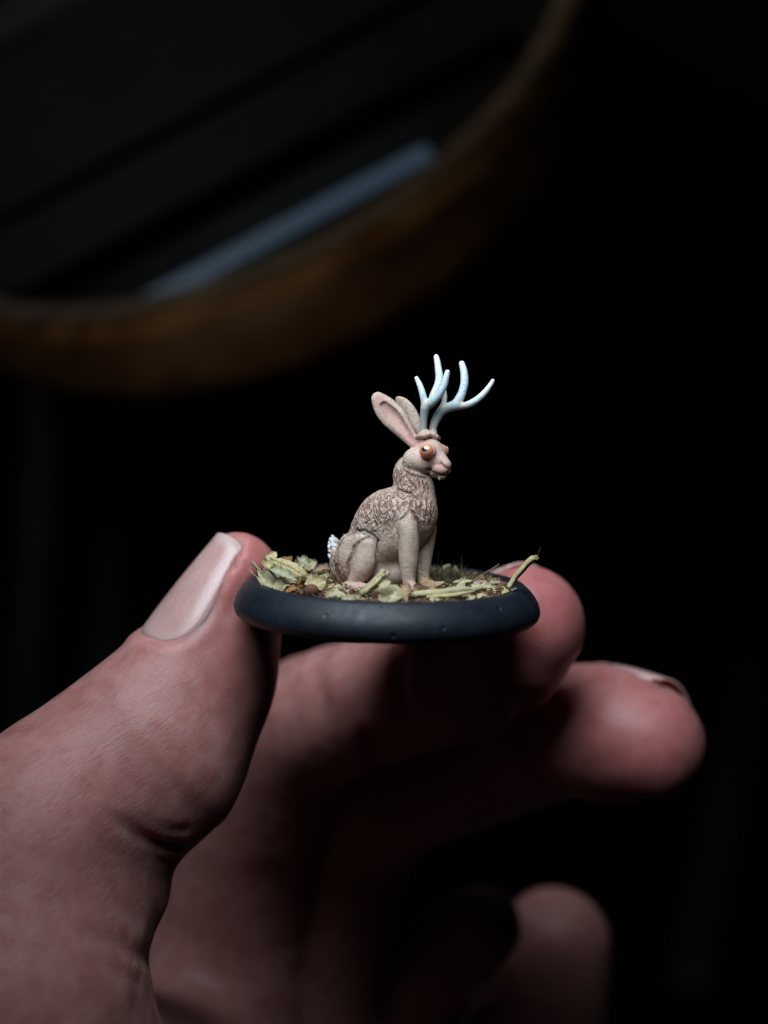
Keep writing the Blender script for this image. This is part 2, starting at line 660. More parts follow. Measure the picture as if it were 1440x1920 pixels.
    # --- creases
    creases = [
        ([(338, 1588, -3), (300, 1584, -4), (262, 1566, -5), (222, 1540, -6), (196, 1520, -7)], 0.62, 0.62),
        ([(330, 1612, -3), (296, 1610, -4), (262, 1594, -5), (240, 1578, -5)], 0.45, 0.25),
        ([(346, 1556, -3), (316, 1556, -4), (280, 1540, -5), (250, 1516, -6)], 0.45, 0.22),
        ([(285, 1800, 0), (250, 1788, -5), (190, 1755, -7), (130, 1708, -9), (85, 1658, -12)], 0.8, 0.34),
        ([(262, 1836, 0), (225, 1820, -5), (175, 1796, -7)], 0.6, 0.16),
        ([(612, 1220, 30), (610, 1330, 27), (640, 1430, 30)], 1.3, 1.0),
        ([(755, 1215, 23), (750, 1300, 21), (780, 1400, 24)], 1.0, 0.7),
        ([(975, 1320, 30), (985, 1400, 27), (1060, 1490, 27), (1100, 1500, 30)], 1.4, 0.8),
        ([(700, 1390, 40), (715, 1490, 40), (770, 1560, 42)], 1.3, 0.9),
    ]
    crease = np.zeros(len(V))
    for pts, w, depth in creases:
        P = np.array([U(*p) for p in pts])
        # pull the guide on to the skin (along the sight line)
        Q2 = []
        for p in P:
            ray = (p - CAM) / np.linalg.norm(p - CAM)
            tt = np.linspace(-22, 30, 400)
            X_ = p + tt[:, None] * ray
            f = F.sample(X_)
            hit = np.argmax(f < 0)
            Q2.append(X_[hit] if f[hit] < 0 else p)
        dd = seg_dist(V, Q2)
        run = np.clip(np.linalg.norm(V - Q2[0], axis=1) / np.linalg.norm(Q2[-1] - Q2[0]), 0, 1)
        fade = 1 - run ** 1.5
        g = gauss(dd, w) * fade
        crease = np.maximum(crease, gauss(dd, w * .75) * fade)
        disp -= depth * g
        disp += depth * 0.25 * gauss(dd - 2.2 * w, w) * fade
    # --- soft unevenness of flesh
    disp += 0.16 * vnoise(V, 5.5, 3) + 0.06 * vnoise(V, 2.1, 4)
    V2 = V + N * disp[:, None]
    # --- paint attributes: redness of the tips and pressed flesh, wrinkles over the thumb knuckle, ridges on the pads
    red = np.zeros(len(V))
    for p, w, k in [((470, 1110, 8), 8, 0.75), ((450, 1230, 8), 9, 0.55), ((440, 1020, 7), 6, 0.5), ((1010, 1150, 10), 13, 0.75), ((1180, 1400, 20), 13, 0.75),
                    ((1030, 1790, 40), 10, .35), ((860, 1280, 20), 14, 0.4), ((60, 1480, -8), 9, .25)]:
        red = np.maximum(red, k * gauss(np.linalg.norm(V - U(*p), axis=1), w))
    wr = np.clip(gauss(np.linalg.norm(V - U(60, 1600, -12), axis=1), 19) * 1.2 + 0.35 * gauss(np.linalg.norm(V - U(330, 1290, 0), axis=1), 12), 0, 1)
    ridge = np.clip(gauss(np.linalg.norm(V - U(1150, 1380, 16), axis=1), 8) + gauss(np.linalg.norm(V - U(1000, 1200, 8), axis=1), 8), 0, 1)
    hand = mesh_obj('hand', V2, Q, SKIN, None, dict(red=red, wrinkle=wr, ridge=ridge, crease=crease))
    tag(hand, 'bare left hand pinching the round black base between thumb and index fingertip', 'hand')
    # --- nail plates
    for ni, ((o, a, n, b), s0, L, W) in enumerate(nails):
        nu, nv = 26, 26
        top, tipv = [], []
        for i in range(nu):
            for j in range(nv):
                # square grid squeezed into the plate outline
                uu, vv = i / (nu - 1) * 2 - 1, j / (nv - 1) * 2 - 1
                if uu < 0:
                    ww = (1 - min(1, abs(uu)) ** 2.6) ** (1 / 2.6)
                else:
                    ww = 1 - 0.10 * uu * uu
                ph = vv * W * max(ww, 0.02)
                s = (uu * (1 - 0.08 * vv * vv * (uu > 0)) + 1) * L / 2 + (0.5 if uu == 1 else 0)
                top.append((s, ph))
        S = np.array(top)
        dirs = np.cos(S[:, 1])[:, None] * n + np.sin(S[:, 1])[:, None] * b
        base = o + (S[:, 0] + s0)[:, None] * a
        R = plate_r(ni, S[:, 0], S[:, 1])
        edge = np.array([min(i, nu - 1 - i, j, nv - 1 - j) for i in range(nu) for j in range(nv)])
        lift = np.where(edge == 0, -0.50, np.where(edge == 1, -0.14, -0.04))
        fr = np.array([i for i in range(nu) for j in range(nv)])
        lift = np.where((fr >= nu - 2), -0.06, lift)
        Pt = base + dirs * (R + lift)[:, None]
        Pb = base + dirs * (R + lift - 0.42)[:, None]
        nV = np.concatenate([Pt, Pb])
        Fq = []
        m = nu * nv
        for i in range(nu - 1):
            for j in range(nv - 1):
                q = (i * nv + j, i * nv + j + 1, (i + 1) * nv + j + 1, (i + 1) * nv + j)
                Fq.append(q)
                Fq.append(tuple(m + x for x in q[::-1]))
        rim = [i for i in range(nv)] + [i * nv + nv - 1 for i in range(1, nu)] + [(nu - 1) * nv + j for j in range(nv - 2, -1, -1)] + [i * nv for i in range(nu - 2, 0, -1)]
        for x, y in zip(rim, rim[1:] + rim[:1]):
            Fq.append((x, x + m, y + m, y))
        tip = np.clip((S[:, 0] - (L - 0.8)) / 0.6, 0, 1)
        lun = 0.35 * np.clip((2.2 - S[:, 0]) / 1.5, 0, 1)
        tp = np.maximum(tip * (1 if L > 10 else .3), lun)
        no = mesh_obj('fingernail', nV, Fq, NAIL, hand, dict(tip=np.concatenate([tp, tp])))
        no.data.validate()
    return F


HANDF = build_hand()

# ------------------------------------------------------------------ the painted miniature
FIG = empty('miniature')
tag(FIG, 'painted antlered rabbit miniature glued on a round black lipped base with dry leaf litter', 'miniature')


# --- base
def base_material():
    m = Mat('black_base_paint', Roughness=0.5)
    co = m.coords()
    f = m.noise(co, 0.5, 4)
    m.set('Base Color', m.ramp(f, [(0.3, (0.0065, 0.009, 0.0145)), (0.7, (0.0105, 0.0145, 0.023))]))
    m.set('Specular IOR Level', 0.36)
    pits = m.n('ShaderNodeTexVoronoi', in_Vector=co, in_Scale=0.55, in_Randomness=1.0).outputs[0]
    pits = m.ramp(pits, [(0.05, 0.0), (0.17, 1.0)])
    sel = m.ramp(m.noise(co, 0.21, 2), [(0.5, 0.0), (0.56, 1.0)])
    pits = m.math('MAXIMUM', pits, m.math('SUBTRACT', 1.0, sel))
    n1 = m.bump(pits, 0.00016, 0.8)
    n2 = m.bump(m.noise(co, 6.0, 3, .6), 0.00003, 0.6, n1)
    m.set('Normal', n2)
    m.set('Roughness', m.ramp(m.noise(co, 1.2, 4), [(0.3, 0.42), (0.7, 0.58)]))
    return m.m


BV, BF = lathe(PROF, 160)
BV = np.array(BV)
BV[:, :2] *= (1 + 0.0012 * vnoise(BV * 1.0, 4.0, 9))[:, None]
base = mesh_obj('base', BV, BF, base_material(), FIG)


def soil_material():
    m = Mat('soil', Roughness=0.75)
    co = m.coords()
    f = m.noise(co, 2.2, 5, .65)
    m.set('Base Color', m.ramp(f, [(0.3, (0.018, 0.008, 0.005)), (0.5, (0.085, 0.032, 0.016)), (0.72, (0.20, 0.09, 0.04))]))
    m.set('Normal', m.bump(f, 0.0004, 0.9))
    return m.m


SOIL = soil_material()
nr, na = 40, 110
sv, sf = [(0, 0, 3.25)], []
for i in range(1, nr + 1):
    for k in range(na):
        r, a = 12.42 * i / nr, 2 * math.pi * k / na
        sv.append((r * math.cos(a), r * math.sin(a), 0))
sv = np.array(sv, float)
rr = np.hypot(sv[:, 0], sv[:, 1])
sv[:, 2] = 3.18 + 0.22 * vnoise(sv * [1, 1, 0], 1.1, 5) + 0.14 * vnoise(sv * [1, 1, 0], 0.45, 6) + 0.25 * (1 - (rr / 12.4) ** 2)
sv[:, 2] = np.where(rr > 12.2, np.minimum(sv[:, 2], 3.2), sv[:, 2])
for k in range(na):
    sf.append((0, 1 + k, 1 + (k + 1) % na))
    for i in range(nr - 1):
        sf.append((1 + i * na + k, 1 + (i + 1) * na + k, 1 + (i + 1) * na + (k + 1) % na, 1 + i * na + (k + 1) % na))
soil = mesh_obj('soil', sv, sf, SOIL, FIG)
tag(soil, kind='stuff')


# --- rabbit paint
def rabbit_material():
    m = Mat('rabbit_paint', Roughness=0.62)
    co = m.coords()
    f = m.noise(co, 1.3, 4, .6)
    g = m.noise(co, 6.5, 3, .7)
    c = m.ramp(f, [(0.32, (0.43, 0.31, 0.24)), (0.68, (0.58, 0.46, 0.375))])
    c = m.mix(m.ramp(g, [(0.36, 0.6), (0.47, 0.0)]), c, (0.22, 0.13, 0.10))
    # sculpted fur locks, red-brown wash left between them
    swirl = m.noise(m.coords(rot=(0, 0.15, 0), stretch=(1.35, 1.1, 0.60)), 0.95, 2.0, .45, 0.5)
    lock = m.math('MULTIPLY_ADD', m.math('SINE', m.math('MULTIPLY', swirl, 38.0)), 0.5, 0.5)
    fur = m.attr('fur')
    gap = m.math('MULTIPLY', m.ramp(lock, [(0.15, 1.0), (0.55, 0.0)]), fur)
    c = m.mix(m.math('MULTIPLY', gap, 0.82), c, (0.185, 0.078, 0.055))
    c = m.mix(m.math('MULTIPLY', m.attr('pink'), m.ramp(f, [(0.25, 0.65), (0.6, 1.0)])), c, (0.50, 0.25, 0.22))
    ws = m.math('MULTIPLY', m.attr('wash'), m.ramp(m.noise(co, 2.6, 4, .65), [(0.32, 0.45), (0.55, 1.0)]))
    c = m.mix(ws, c, (0.125, 0.045, 0.030))
    c = m.mix(m.math('MULTIPLY', m.attr('white'), 0.55), c, (0.64, 0.60, 0.53))
    m.set('Base Color', c)
    n1 = m.bump(m.math('MULTIPLY', lock, fur), 0.00012, 0.85)
    n2 = m.bump(g, 0.00006, 0.7, n1)
    m.set('Normal', n2)
    m.set('Specular IOR Level', 0.3)
    return m.m


RAB = rabbit_material()
D0 = -2.6                         # where the rabbit stands, mm towards the camera
S19 = 1 / 19.0                    # depth given in picture pixels -> mm


def R3(px, py, dpx=0.0):
    return U(px, py, D0 + dpx * S19)


def rr_(r, dpx=0.0):
    return rs(r, D0 + dpx * S19)


def rc(pts):
    """(px,py,dpx,rpx) chain for the rabbit"""
    return [Limb([R3(*p[:3]) for p in pts], [rr_(p[3], p[2]) for p in pts], 4)]


# head frame: facing right and partly towards the camera
HA = math.radians(40)
HC = (812, 848, -36)
HP = math.radians(4)


def H(Fw, L, Uo):
    """head-local pixels (forward, far side, up) -> world"""
    return R3(HC[0] + Fw * math.cos(HA) + L * math.sin(HA), HC[1] - Uo, HC[2] - Fw * math.sin(HA) + L * math.cos(HA))


HF = (rt * math.cos(HA) - fwd * math.sin(HA))
HL = (rt * math.sin(HA) + fwd * math.cos(HA))
PXR = rr_(1.0, -36)
EYE = {-1: R3(800, 846, -60), 1: R3(828, 847, -24)}


def build_rabbit():
    F = Field((-6.8, -8.0, 2.6), (7.4, 4.8, 25.0), 0.075)
    px = PXR
    # trunk, chest, neck
    F.group(rc([(690, 1026, 30, 44), (722, 976, 8, 54), (752, 962, -10, 47), (780, 962, -25, 37)]) +
            rc([(708, 1045, 20, 40), (742, 1010, -8, 44), (778, 985, -25, 32)]) +
            rc([(785, 965, -28, 33), (783, 930, -24, 34), (776, 904, -14, 37), (770, 886, -4, 32), (778, 868, 0, 22)]) +
            rc([(720, 1080, 10, 34), (745, 1075, -5, 26)]), 14 * px, 4 * px)
    # far haunch
    F.group([Ell(R3(706, 1052, 70), np.array([40, 26, 46]) * px)] + rc([(690, 1098, 60, 12), (740, 1092, 40, 10)]), 6 * px, 3 * px)
    # near haunch, thigh muscle, knee, foot
    Rh = np.array([rt * .9 - fwd * .44, fwd * .9 + rt * .44, up])
    F.group([Ell(R3(664, 1050, 2), np.array([40, 27, 51]) * px, Rh)] + rc([(656, 1018, 6, 17), (686, 1018, -14, 20)]), 9 * px, 2.5 * px)
    F.group(rc([(688, 1024, -22, 19), (684, 1060, -26, 20), (668, 1088, -18, 16)]), 6 * px, 2.5 * px)
    F.group(rc([(652, 1100, -20, 11), (680, 1105, -36, 12), (704, 1107, -48, 10)]), 5 * px, 3 * px)
    # hip flank lump behind the thigh
    F.group(rc([(634, 1040, 22, 14), (632, 1064, 24, 14), (646, 1085, 14, 12)]), 4 * px, 2.5 * px)
    # forelegs with shoulder, elbow, paw
    F.group(rc([(800, 992, -2, 19), (796, 1030, -4, 17), (793, 1070, -8, 13.5), (793, 1090, -12, 12)]) + rc([(793, 1093, -14, 11), (803, 1098, -24, 9)]), 4 * px, 3 * px)
    F.group(rc([(757, 960, -42, 17), (764, 988, -52, 20), (766, 1012, -54, 20), (766, 1050, -54, 18.5), (766, 1082, -55, 13.5), (768, 1098, -58, 12)]) +
            rc([(768, 1101, -60, 12), (778, 1104, -74, 9.5)]), 4 * px, 3.0 * px)
    # chest ruff hanging over the forelegs
    F.group(rc([(792, 955, -44, 20), (795, 985, -42, 14)]) + rc([(776, 930, -40, 14), (765, 955, -46, 10)]), 6 * px, 4 * px)
    # shoulder blade edge
    F.group(rc([(748, 972, -38, 7), (756, 958, -42, 7), (766, 944, -44, 7)]), 4 * px, 5 * px)

    # head
    hp = [Ell(H(-10, 0, 1), np.array([30, 23, 25]) * px, [HF, HL, up])]
    hp += [Cone(H(-30, s * 15, -16), H(-12, s * 12, -19), 25 * px, 21 * px) for s in (-1, 1)]
    hp += [Cone(H(2, 0, -9), H(30, 0, -24), 22 * px, 11.5 * px)]
    F.group(hp, 7 * px, 2.0 * px)
    # muzzle lobes, nose, lower jaw
    F.group([Cone(H(18, s * 7, -32), H(29, s * 5.0, -33), 11 * px, 8.5 * px) for s in (-1, 1)] + [Cone(H(8, 0, -36), H(24, 0, -44), 13 * px, 7 * px)], 2.5 * px, 3 * px)
    # brow rims around the eyes
    for s in (-1, 1):
        c = EYE[s] - HL * s * 7 * px
        F.group([Ell(c, np.array([15.0, 8, 15.0]) * px, [HF, HL, up])], 1, 4 * px)
    # rolled skin round the antler roots
    for pts in ([(783, 819, -34), (788, 817, -40), (796, 817, -44), (804, 814, -42), (808, 812, -34)],
                [(806, 812, -36), (812, 815, -40), (818, 819, -38), (822, 822, -28)]):
        w = [R3(*p) for p in pts]
        F.group([Cone(a, b, 4.6 * px, 4.6 * px) for a, b in zip(w[:-1], w[1:])], 1.5 * px, 1.2 * px)
    F.group(rc([(795, 826, -26, 14), (796, 813, -27, 10)]) + rc([(809, 826, -16, 13), (811, 812, -16, 9)]), 3 * px, 3 * px)
    # ears
    n1 = -fwd * .93 - rt * .18 + up * .32
    n1 /= np.linalg.norm(n1)
    e1 = [R3(775, 830, -30), R3(760, 810, -27), R3(738, 783, -24), R3(722, 764, -20), R3(708, 746, -18)]
    F.group([Flat(e1, [q * px for q in (11, 16.5, 23, 21.5, 12.5)], n1, 2.9)], 1, 3 * px)
    off = n1 * 7.0 * px
    F.group([Flat([p + off for p in e1[:4]], [q * px for q in (5, 8, 13, 9)], n1, 1.5)], 1, 1.5 * px, subtract=True)
    n2 = fwd * .85 + rt * .35 + up * .35
    n2 /= np.linalg.norm(n2)
    e2 = [R3(792, 818, -8), R3(782, 800, -3), R3(768, 776, 4), R3(757, 760, 8), R3(748, 750, 10)]
    F.group([Flat(e2, [q * px for q in (9, 13, 16.5, 14.5, 8)], n2, 2.9)], 1, 3 * px)
    off = n2 * 5.5 * px
    F.group([Flat([p + off for p in e2], [q * px for q in (5, 8, 12, 10, 5)], n2, 2.1)], 1, 1.5 * px, subtract=True)

    # --- cut lines
    def cut(pts, r, k=1.2):
        w = []
        for p in pts:
            q = R3(*p)
            ray = (q - CAM) / np.linalg.norm(q - CAM)
            tt = np.linspace(-6, 6, 300)
            f = F.sample(q + tt[:, None] * ray)
            h = np.argmax(f < 0)
            w.append(q + tt[h] * ray if f[h] < 0 else q)
        F.group([Cone(a, b, r * px, r * px) for a, b in zip(w[:-1], w[1:])], 0.5 * px, k * px, subtract=True)
        return w
    grooves = []
    grooves.append((cut([(800, 880, 0), (807, 884, 0), (815, 886, 0), (824, 889, 0), (833, 890, 0)], 1.7), 3.0))     # mouth
    grooves.append((cut([(803, 879, 0), (808, 882, 0)], 3.0), 4.0))
    grooves.append((cut([(827, 868, 0), (832, 874, 0), (838, 879, 0)], 1.8), 2.4))                                   # nostril
    grooves.append((cut([(758, 882, 0), (768, 890, 0), (785, 894, 0), (800, 897, 0)], 2.2), 5.0))                    # under the jaw
    grooves.append((cut([(650, 1003, 0), (668, 996, 0), (684, 995, 0), (700, 1004, 0), (709, 1014, 0)], 2.6), 4.5))  # haunch top
    grooves.append((cut([(709, 1014, 0), (707, 1035, 0), (703, 1062, 0), (697, 1090, 0)], 2.4), 4.0))                # haunch front
    grooves.append((cut([(690, 1008, 0), (676, 1014, 0), (664, 1026, 0), (660, 1042, 0), (652, 1058, 0), (654, 1080, 0)], 3.2), 6.5))  # thigh
    grooves.append((cut([(643, 1010, 0), (634, 1028, 0), (631, 1050, 0), (636, 1075, 0)], 2.4), 4.5))
    grooves.append((cut([(749, 976, 0), (758, 968, 0), (768, 956, 0), (772, 940, 0)], 2.0), 3.6))                    # shoulder
    grooves.append((cut([(770, 957, 0), (778, 966, 0), (786, 985, 0), (786, 1004, 0)], 2.0), 4.5))
    grooves.append((cut([(745, 917, 0), (756, 921, 0), (770, 925, 0), (784, 937, 0)], 1.8), 3.0))                    # neck root
    grooves.append((cut([(762, 892, 0), (770, 905, 0), (782, 918, 0)], 1.4), 2.4))
    for x0, y0, x1, y1 in ((784, 900, 786, 915), (792, 902, 795, 922), (800, 905, 803, 925), (790, 930, 786, 960), (800, 935, 797, 972), (808, 945, 804, 985),
                           (779, 940, 780, 962), (752, 880, 749, 905), (745, 1000, 747, 1010)):
        grooves.append((cut([(x0, y0, 0), ((x0 + x1) / 2 + 2, (y0 + y1) / 2, 0), (x1, y1, 0)], 1.3), 2.6))

    V, Q = surface_nets(F, 2)
    N = normals(V, Q)
    # --- paint masks
    wash = np.zeros(len(V))
    for w, wid in grooves:
        wash = np.maximum(wash, gauss(seg_dist(V, w), wid * px * 0.8))
    for p, w, k in [((760, 1094, -72), 5, .8), ((771, 1087, -74), 4, .7), ((764, 1080, -74), 3, .6), ((652, 1066, -22), 8, .7), ((648, 1084, -14), 10, .8), ((785, 990, -58), 12, .55),
                    ((640, 1092, 0), 10, .7), ((728, 1040, -40), 14, .35), ((726, 1085, -25), 18, .5), ((706, 1020, -30), 4, .6), ((700, 1048, -46), 2.5, .7), ((690, 1030, -44), 2, .6)]:
        wash = np.maximum(wash, k * gauss(np.linalg.norm(V - R3(*p), axis=1), w * px))  # also darker red-brown on paws, lower haunch, belly and chest
    fur = np.zeros(len(V))
    for p, w, k in [((700, 965, -20), 45, 1), ((735, 950, -40), 42, 1), ((760, 975, -40), 26, .9), ((775, 915, -50), 30, .8), ((795, 960, -60), 26, .9), ((665, 985, -10), 26, .8),
                    ((640, 1060, 10), 24, 1), ((752, 890, -30), 22, .9), ((735, 995, -30), 26, .6)]:
        fur = np.maximum(fur, k * np.clip(1.5 * gauss(np.linalg.norm(V - R3(*p), axis=1), w * px), 0, 1))
    for seg, r in (([R3(766, 992, -74), R3(766, 1100, -74)], 22), ([R3(800, 1000, -24), R3(793, 1090, -24)], 18), ([R3(688, 1024, -42), R3(680, 1075, -45)], 20)):
        fur *= 1 - np.clip(1.4 * gauss(seg_dist(V, seg), r * px), 0, 1)
    hd = np.linalg.norm(V - H(0, 0, -10), axis=1)
    fur *= np.clip((hd / px - 38) / 8, 0, 1)
    pink = np.zeros(len(V))
    for p, w, k in [(H(9, -24, 2), 21, 1.0), (H(9, 24, 2), 19, .8), (H(28, -6, -28), 16, .9), (H(14, -18, -26), 18, .75), (H(-8, -22, 12), 12, .4), (R3(795, 822, -45), 14, .55),
                    (R3(770, 1100, -70), 17, .55), (R3(680, 1106, -45), 30, .6)]:
        pink = np.maximum(pink, k * gauss(np.linalg.norm(V - p, axis=1), w * px))
    es = [p for p in e1]
    inner = np.clip(1.6 * gauss(seg_dist(V - np.outer((V - e1[2]) @ n1, n1), [p - n1 * ((p - e1[2]) @ n1) for p in (R3(778, 829, -30), R3(760, 808, -27), R3(736, 779, -24), R3(714, 755, -20))]), 9.5 * px), 0, 1) * np.clip((N @ n1 - .2) * 2, 0, 1)
    ring = inner * (1 - .65 * gauss(seg_dist(V, [es[1] + 3 * px * rt, es[2] + 4 * px * rt, es[3]]), 6 * px))
    pink = np.maximum(pink, .95 * ring)
    white = np.zeros(len(V))
    for p, w in [((748, 968, -60), 9), ((665, 1040, -40), 12), ((685, 1000, -25), 14)]:
        white = np.maximum(white, .8 * gauss(np.linalg.norm(V - R3(*p), axis=1), w * px))
    # --- relief: fur locks and a rough cast surface
    lk = vnoise(V @ np.array([[1, 0, .5], [0, 1, 0], [-.5, 0, 1]]) * np.array([1.0, 1, .45]), 0.17, 21) + .6 * vnoise(V, 0.30, 22)
    V2 = V + N * (0.060 * fur * lk + 0.012 * vnoise(V, 0.22, 23))[:, None]
    rab = mesh_obj('rabbit', V2, Q, RAB, FIG, dict(wash=wash, fur=fur, pink=pink, white=white))
    rab['label'] = 'beige sitting rabbit with upright ears and red-brown shaded fur'
    return F, rab


RABF, RABBIT = build_rabbit()


# --- eyes: orange balls with a dark pupil and a dot of white paint
def uv_sphere(c, r, n=24, m=16):
    V, F = [], []
    for i in range(m + 1):
        t = math.pi * i / m
        for j in range(n):
            p = 2 * math.pi * j / n
            V.append(c + r * np.array([math.sin(t) * math.cos(p), math.sin(t) * math.sin(p), math.cos(t)]))
    for i in range(m):
        for j in range(n):
            F.append((i * n + j, (i + 1) * n + j, (i + 1) * n + (j + 1) % n, i * n + (j + 1) % n))
    return V, F


def cap(c, r, direction, ra, rb, rot, lift):
    """oval blob of paint lying on a ball"""
    d = direction / np.linalg.norm(direction)
    e1 = np.cross(d, up)
    e1 /= np.linalg.norm(e1)
    e2 = np.cross(e1, d)
    V, F = [], []
    nr_, na_ = 6, 24
    for i in range(nr_ + 1):
        q = i / nr_
        for j in range(na_):
            a = 2 * math.pi * j / na_
            x, y = ra * q * math.cos(a), rb * q * math.sin(a)
            x, y = x * math.cos(rot) - y * math.sin(rot), x * math.sin(rot) + y * math.cos(rot)
            v = d * math.sqrt(max(0.01, 1 - x * x - y * y)) + e1 * x + e2 * y
            V.append(c + v * (r + lift * (1 - q ** 4) - (0.01 if i == nr_ else 0)))
    for i in range(nr_):
        for j in range(na_):
            F.append((i * na_ + j, (i + 1) * na_ + j, (i + 1) * na_ + (j + 1) % na_, i * na_ + (j + 1) % na_))
    return V, F


m_eye = Mat('eye_orange', Roughness=0.28)
f_ = m_eye.noise(m_eye.coords(), 3.0, 3)
m_eye.set('Base Color', m_eye.ramp(f_, [(0.3, (0.58, 0.19, 0.085)), (0.7, (0.70, 0.29, 0.15))]))
m_pup = Mat('pupil_paint', Roughness=0.25)
m_pup.set('Base Color', m_pup.ramp(m_pup.noise(m_pup.coords(), 5.0, 2), [(0.3, (0.006, 0.005, 0.008)), (0.7, (0.014, 0.010, 0.014))]))
m_dot = Mat('white_paint', Roughness=0.3)
m_dot.set('Base Color', m_dot.ramp(m_dot.noise(m_dot.coords(), 5.0, 2), [(0.3, (0.84, 0.86, 0.88)), (0.7, (0.9, 0.91, 0.92))]))
for s in (-1, 1):
    c = EYE[s]
    r = 13.6 * PXR
    V_, F_ = uv_sphere(c, r)
    mesh_obj('eye', V_, F_, m_eye.m, RABBIT)
    view = (CAM - c) / np.linalg.norm(CAM - c) if s < 0 else HL * .75 + HF * .5 - fwd * .2
    right = np.cross(up, view) if s > 0 else rt
    V_, F_ = cap(c, r, view * .88 + right * -.36 * (1 if s < 0 else -.3) + up * .26, 0.46, 0.34, .25, 0.012)
    mesh_obj('pupil', V_, F_, m_pup.m, RABBIT)
    V_, F_ = cap(c, r, view * .86 + right * .02 + up * .44, 0.39, 0.29, .30, 0.03)
    mesh_obj('white_paint_dot', V_, F_, m_dot.m, RABBIT)

# --- front tooth
m_tooth = Mat('tooth_paint', Roughness=0.4)
m_tooth.set('Base Color', m_tooth.ramp(m_tooth.noise(m_tooth.coords(), 4.0, 2), [(0.3, (0.42, 0.36, 0.31)), (0.7, (0.52, 0.46, 0.40))]))
tf = Field(R3(810, 910, -75) - 1.0, R3(836, 886, -30) + 1.0, 0.05)
tf.group([Cone(H(20, -5, -43), H(20, -5, -50), 3.4 * PXR, 2.8 * PXR)], 0.03, 0.01)
V_, F_ = surface_nets(tf, 1)
mesh_obj('tooth', V_, F_, m_tooth.m, RABBIT)


# --- antlers
def antler_material():
    m = Mat('antler_paint', Roughness=0.5)
    co = m.coords()
    g = m.noise(co, 5.0, 4, .65)
    c = m.ramp(m.attr('height'), [(0.0, (0.40, 0.35, 0.29)), (0.13, (0.36, 0.35, 0.32)), (0.28, (0.26, 0.32, 0.35)), (0.5, (0.43, 0.53, 0.58)), (0.8, (0.68, 0.78, 0.84)), (1.0, (0.84, 0.90, 0.93))])
    c = m.mix(m.ramp(g, [(0.34, 0.55), (0.50, 0.0)]), c, (0.18, 0.24, 0.28))
    c = m.mix(m.math('MULTIPLY', m.attr('fork'), 0.95), c, (0.52, 0.44, 0.32))
    m.set('Base Color', c)
    m.set('Normal', m.bump(g, 0.00006, 0.6))
    return m.m


ANT = antler_material()


def antler(tines, forks, tipz, k):
    prims = []
    allp = []
    for t in tines:
        prims += rc(t)
        allp += [R3(*p[:3]) for p in t]
    P = np.array(allp)
    F = Field(P.min(0) - 1.0, P.max(0) + 1.0, 0.07)
    F.group(prims, k * PXR, 0.01)
    V, Q = surface_nets(F, 2)
    # how far along its tine each point lies: root pale beige, tips almost white
    best = np.full(len(V), 1e9)
    hgt = np.zeros(len(V))
    for t, (h0, h1) in zip(tines, tipz):
        W = [R3(*p[:3]) for p in t]
        L = np.cumsum([0] + [np.linalg.norm(b - a) for a, b in zip(W[:-1], W[1:])])
        for i in range(len(W) - 1):
            ab = W[i + 1] - W[i]
            tt = np.clip((V - W[i]) @ ab / (ab @ ab), 0, 1)
            d = np.linalg.norm(V - W[i] - tt[:, None] * ab, axis=1)
            s = (L[i] + tt * np.linalg.norm(ab)) / L[-1]
            u = d < best
            best = np.where(u, d, best)
            hgt = np.where(u, h0 + (h1 - h0) * s, hgt)
    fk = np.zeros(len(V))
    for p in forks:
        fk = np.maximum(fk, gauss(np.linalg.norm(V - R3(*p), axis=1), 9 * PXR))
    return mesh_obj('antler', V, Q, ANT, RABBIT, dict(height=np.clip(hgt + .04 * vnoise(V, .5, 31), 0, 1), fork=fk))


antler([
    [(794, 816, -27, 6.5), (794, 800, -28, 6.6), (795, 780, -30, 7.4), (799, 762, -33, 9.0), (811, 753, -36, 8.6), (823, 740, -39, 7.6), (832, 724, -41, 6.8), (836, 710, -42, 6.0), (839, 698, -42, 5.0)],
    [(798, 764, -33, 7.0), (795, 750, -32, 6.4), (792, 737, -30, 6.2), (787, 722, -27, 5.4), (781, 709, -24, 3.9)],
    [(808, 756, -33, 6.5), (812, 742, -24, 6.8), (820, 726, -16, 7.6), (824, 711, -10, 7.6), (822, 692, -6, 6.6), (820, 678, -4, 5.8), (818, 669, -2, 4.8)]],
    [(797, 757, -38), (811, 739, -28)], [(0.02, 0.80), (.45, .98), (.45, 1.0)], 4)
antler([
    [(812, 816, -14, 7.0), (812, 803, -12, 7.4), (818, 786, -10, 8.6), (827, 772, -8, 9.2), (841, 764, -6, 9.2), (853, 760, -5, 9.6), (860, 750, -4, 8.6), (867, 735, -3, 7.6), (871, 716, -2, 7.4), (870, 698, -1, 6.8), (866, 682, 0, 5.6)],
    [(851, 760, -5, 8.0), (868, 761, -8, 6.4), (884, 756, -11, 6.8), (898, 747, -14, 6.6), (910, 735, -16, 5.8), (919, 723, -18, 4.8), (924, 714, -19, 3.8)],
    [(828, 770, -6, 7.0), (832, 756, 0, 5.4), (834, 744, 4, 4.6), (834, 734, 7, 3.2)]],
    [(831, 760, -8), (867, 757, -12), (834, 742, 2)], [(0.02, 1.0), (.42, 1.0), (.3, .55)], 4)

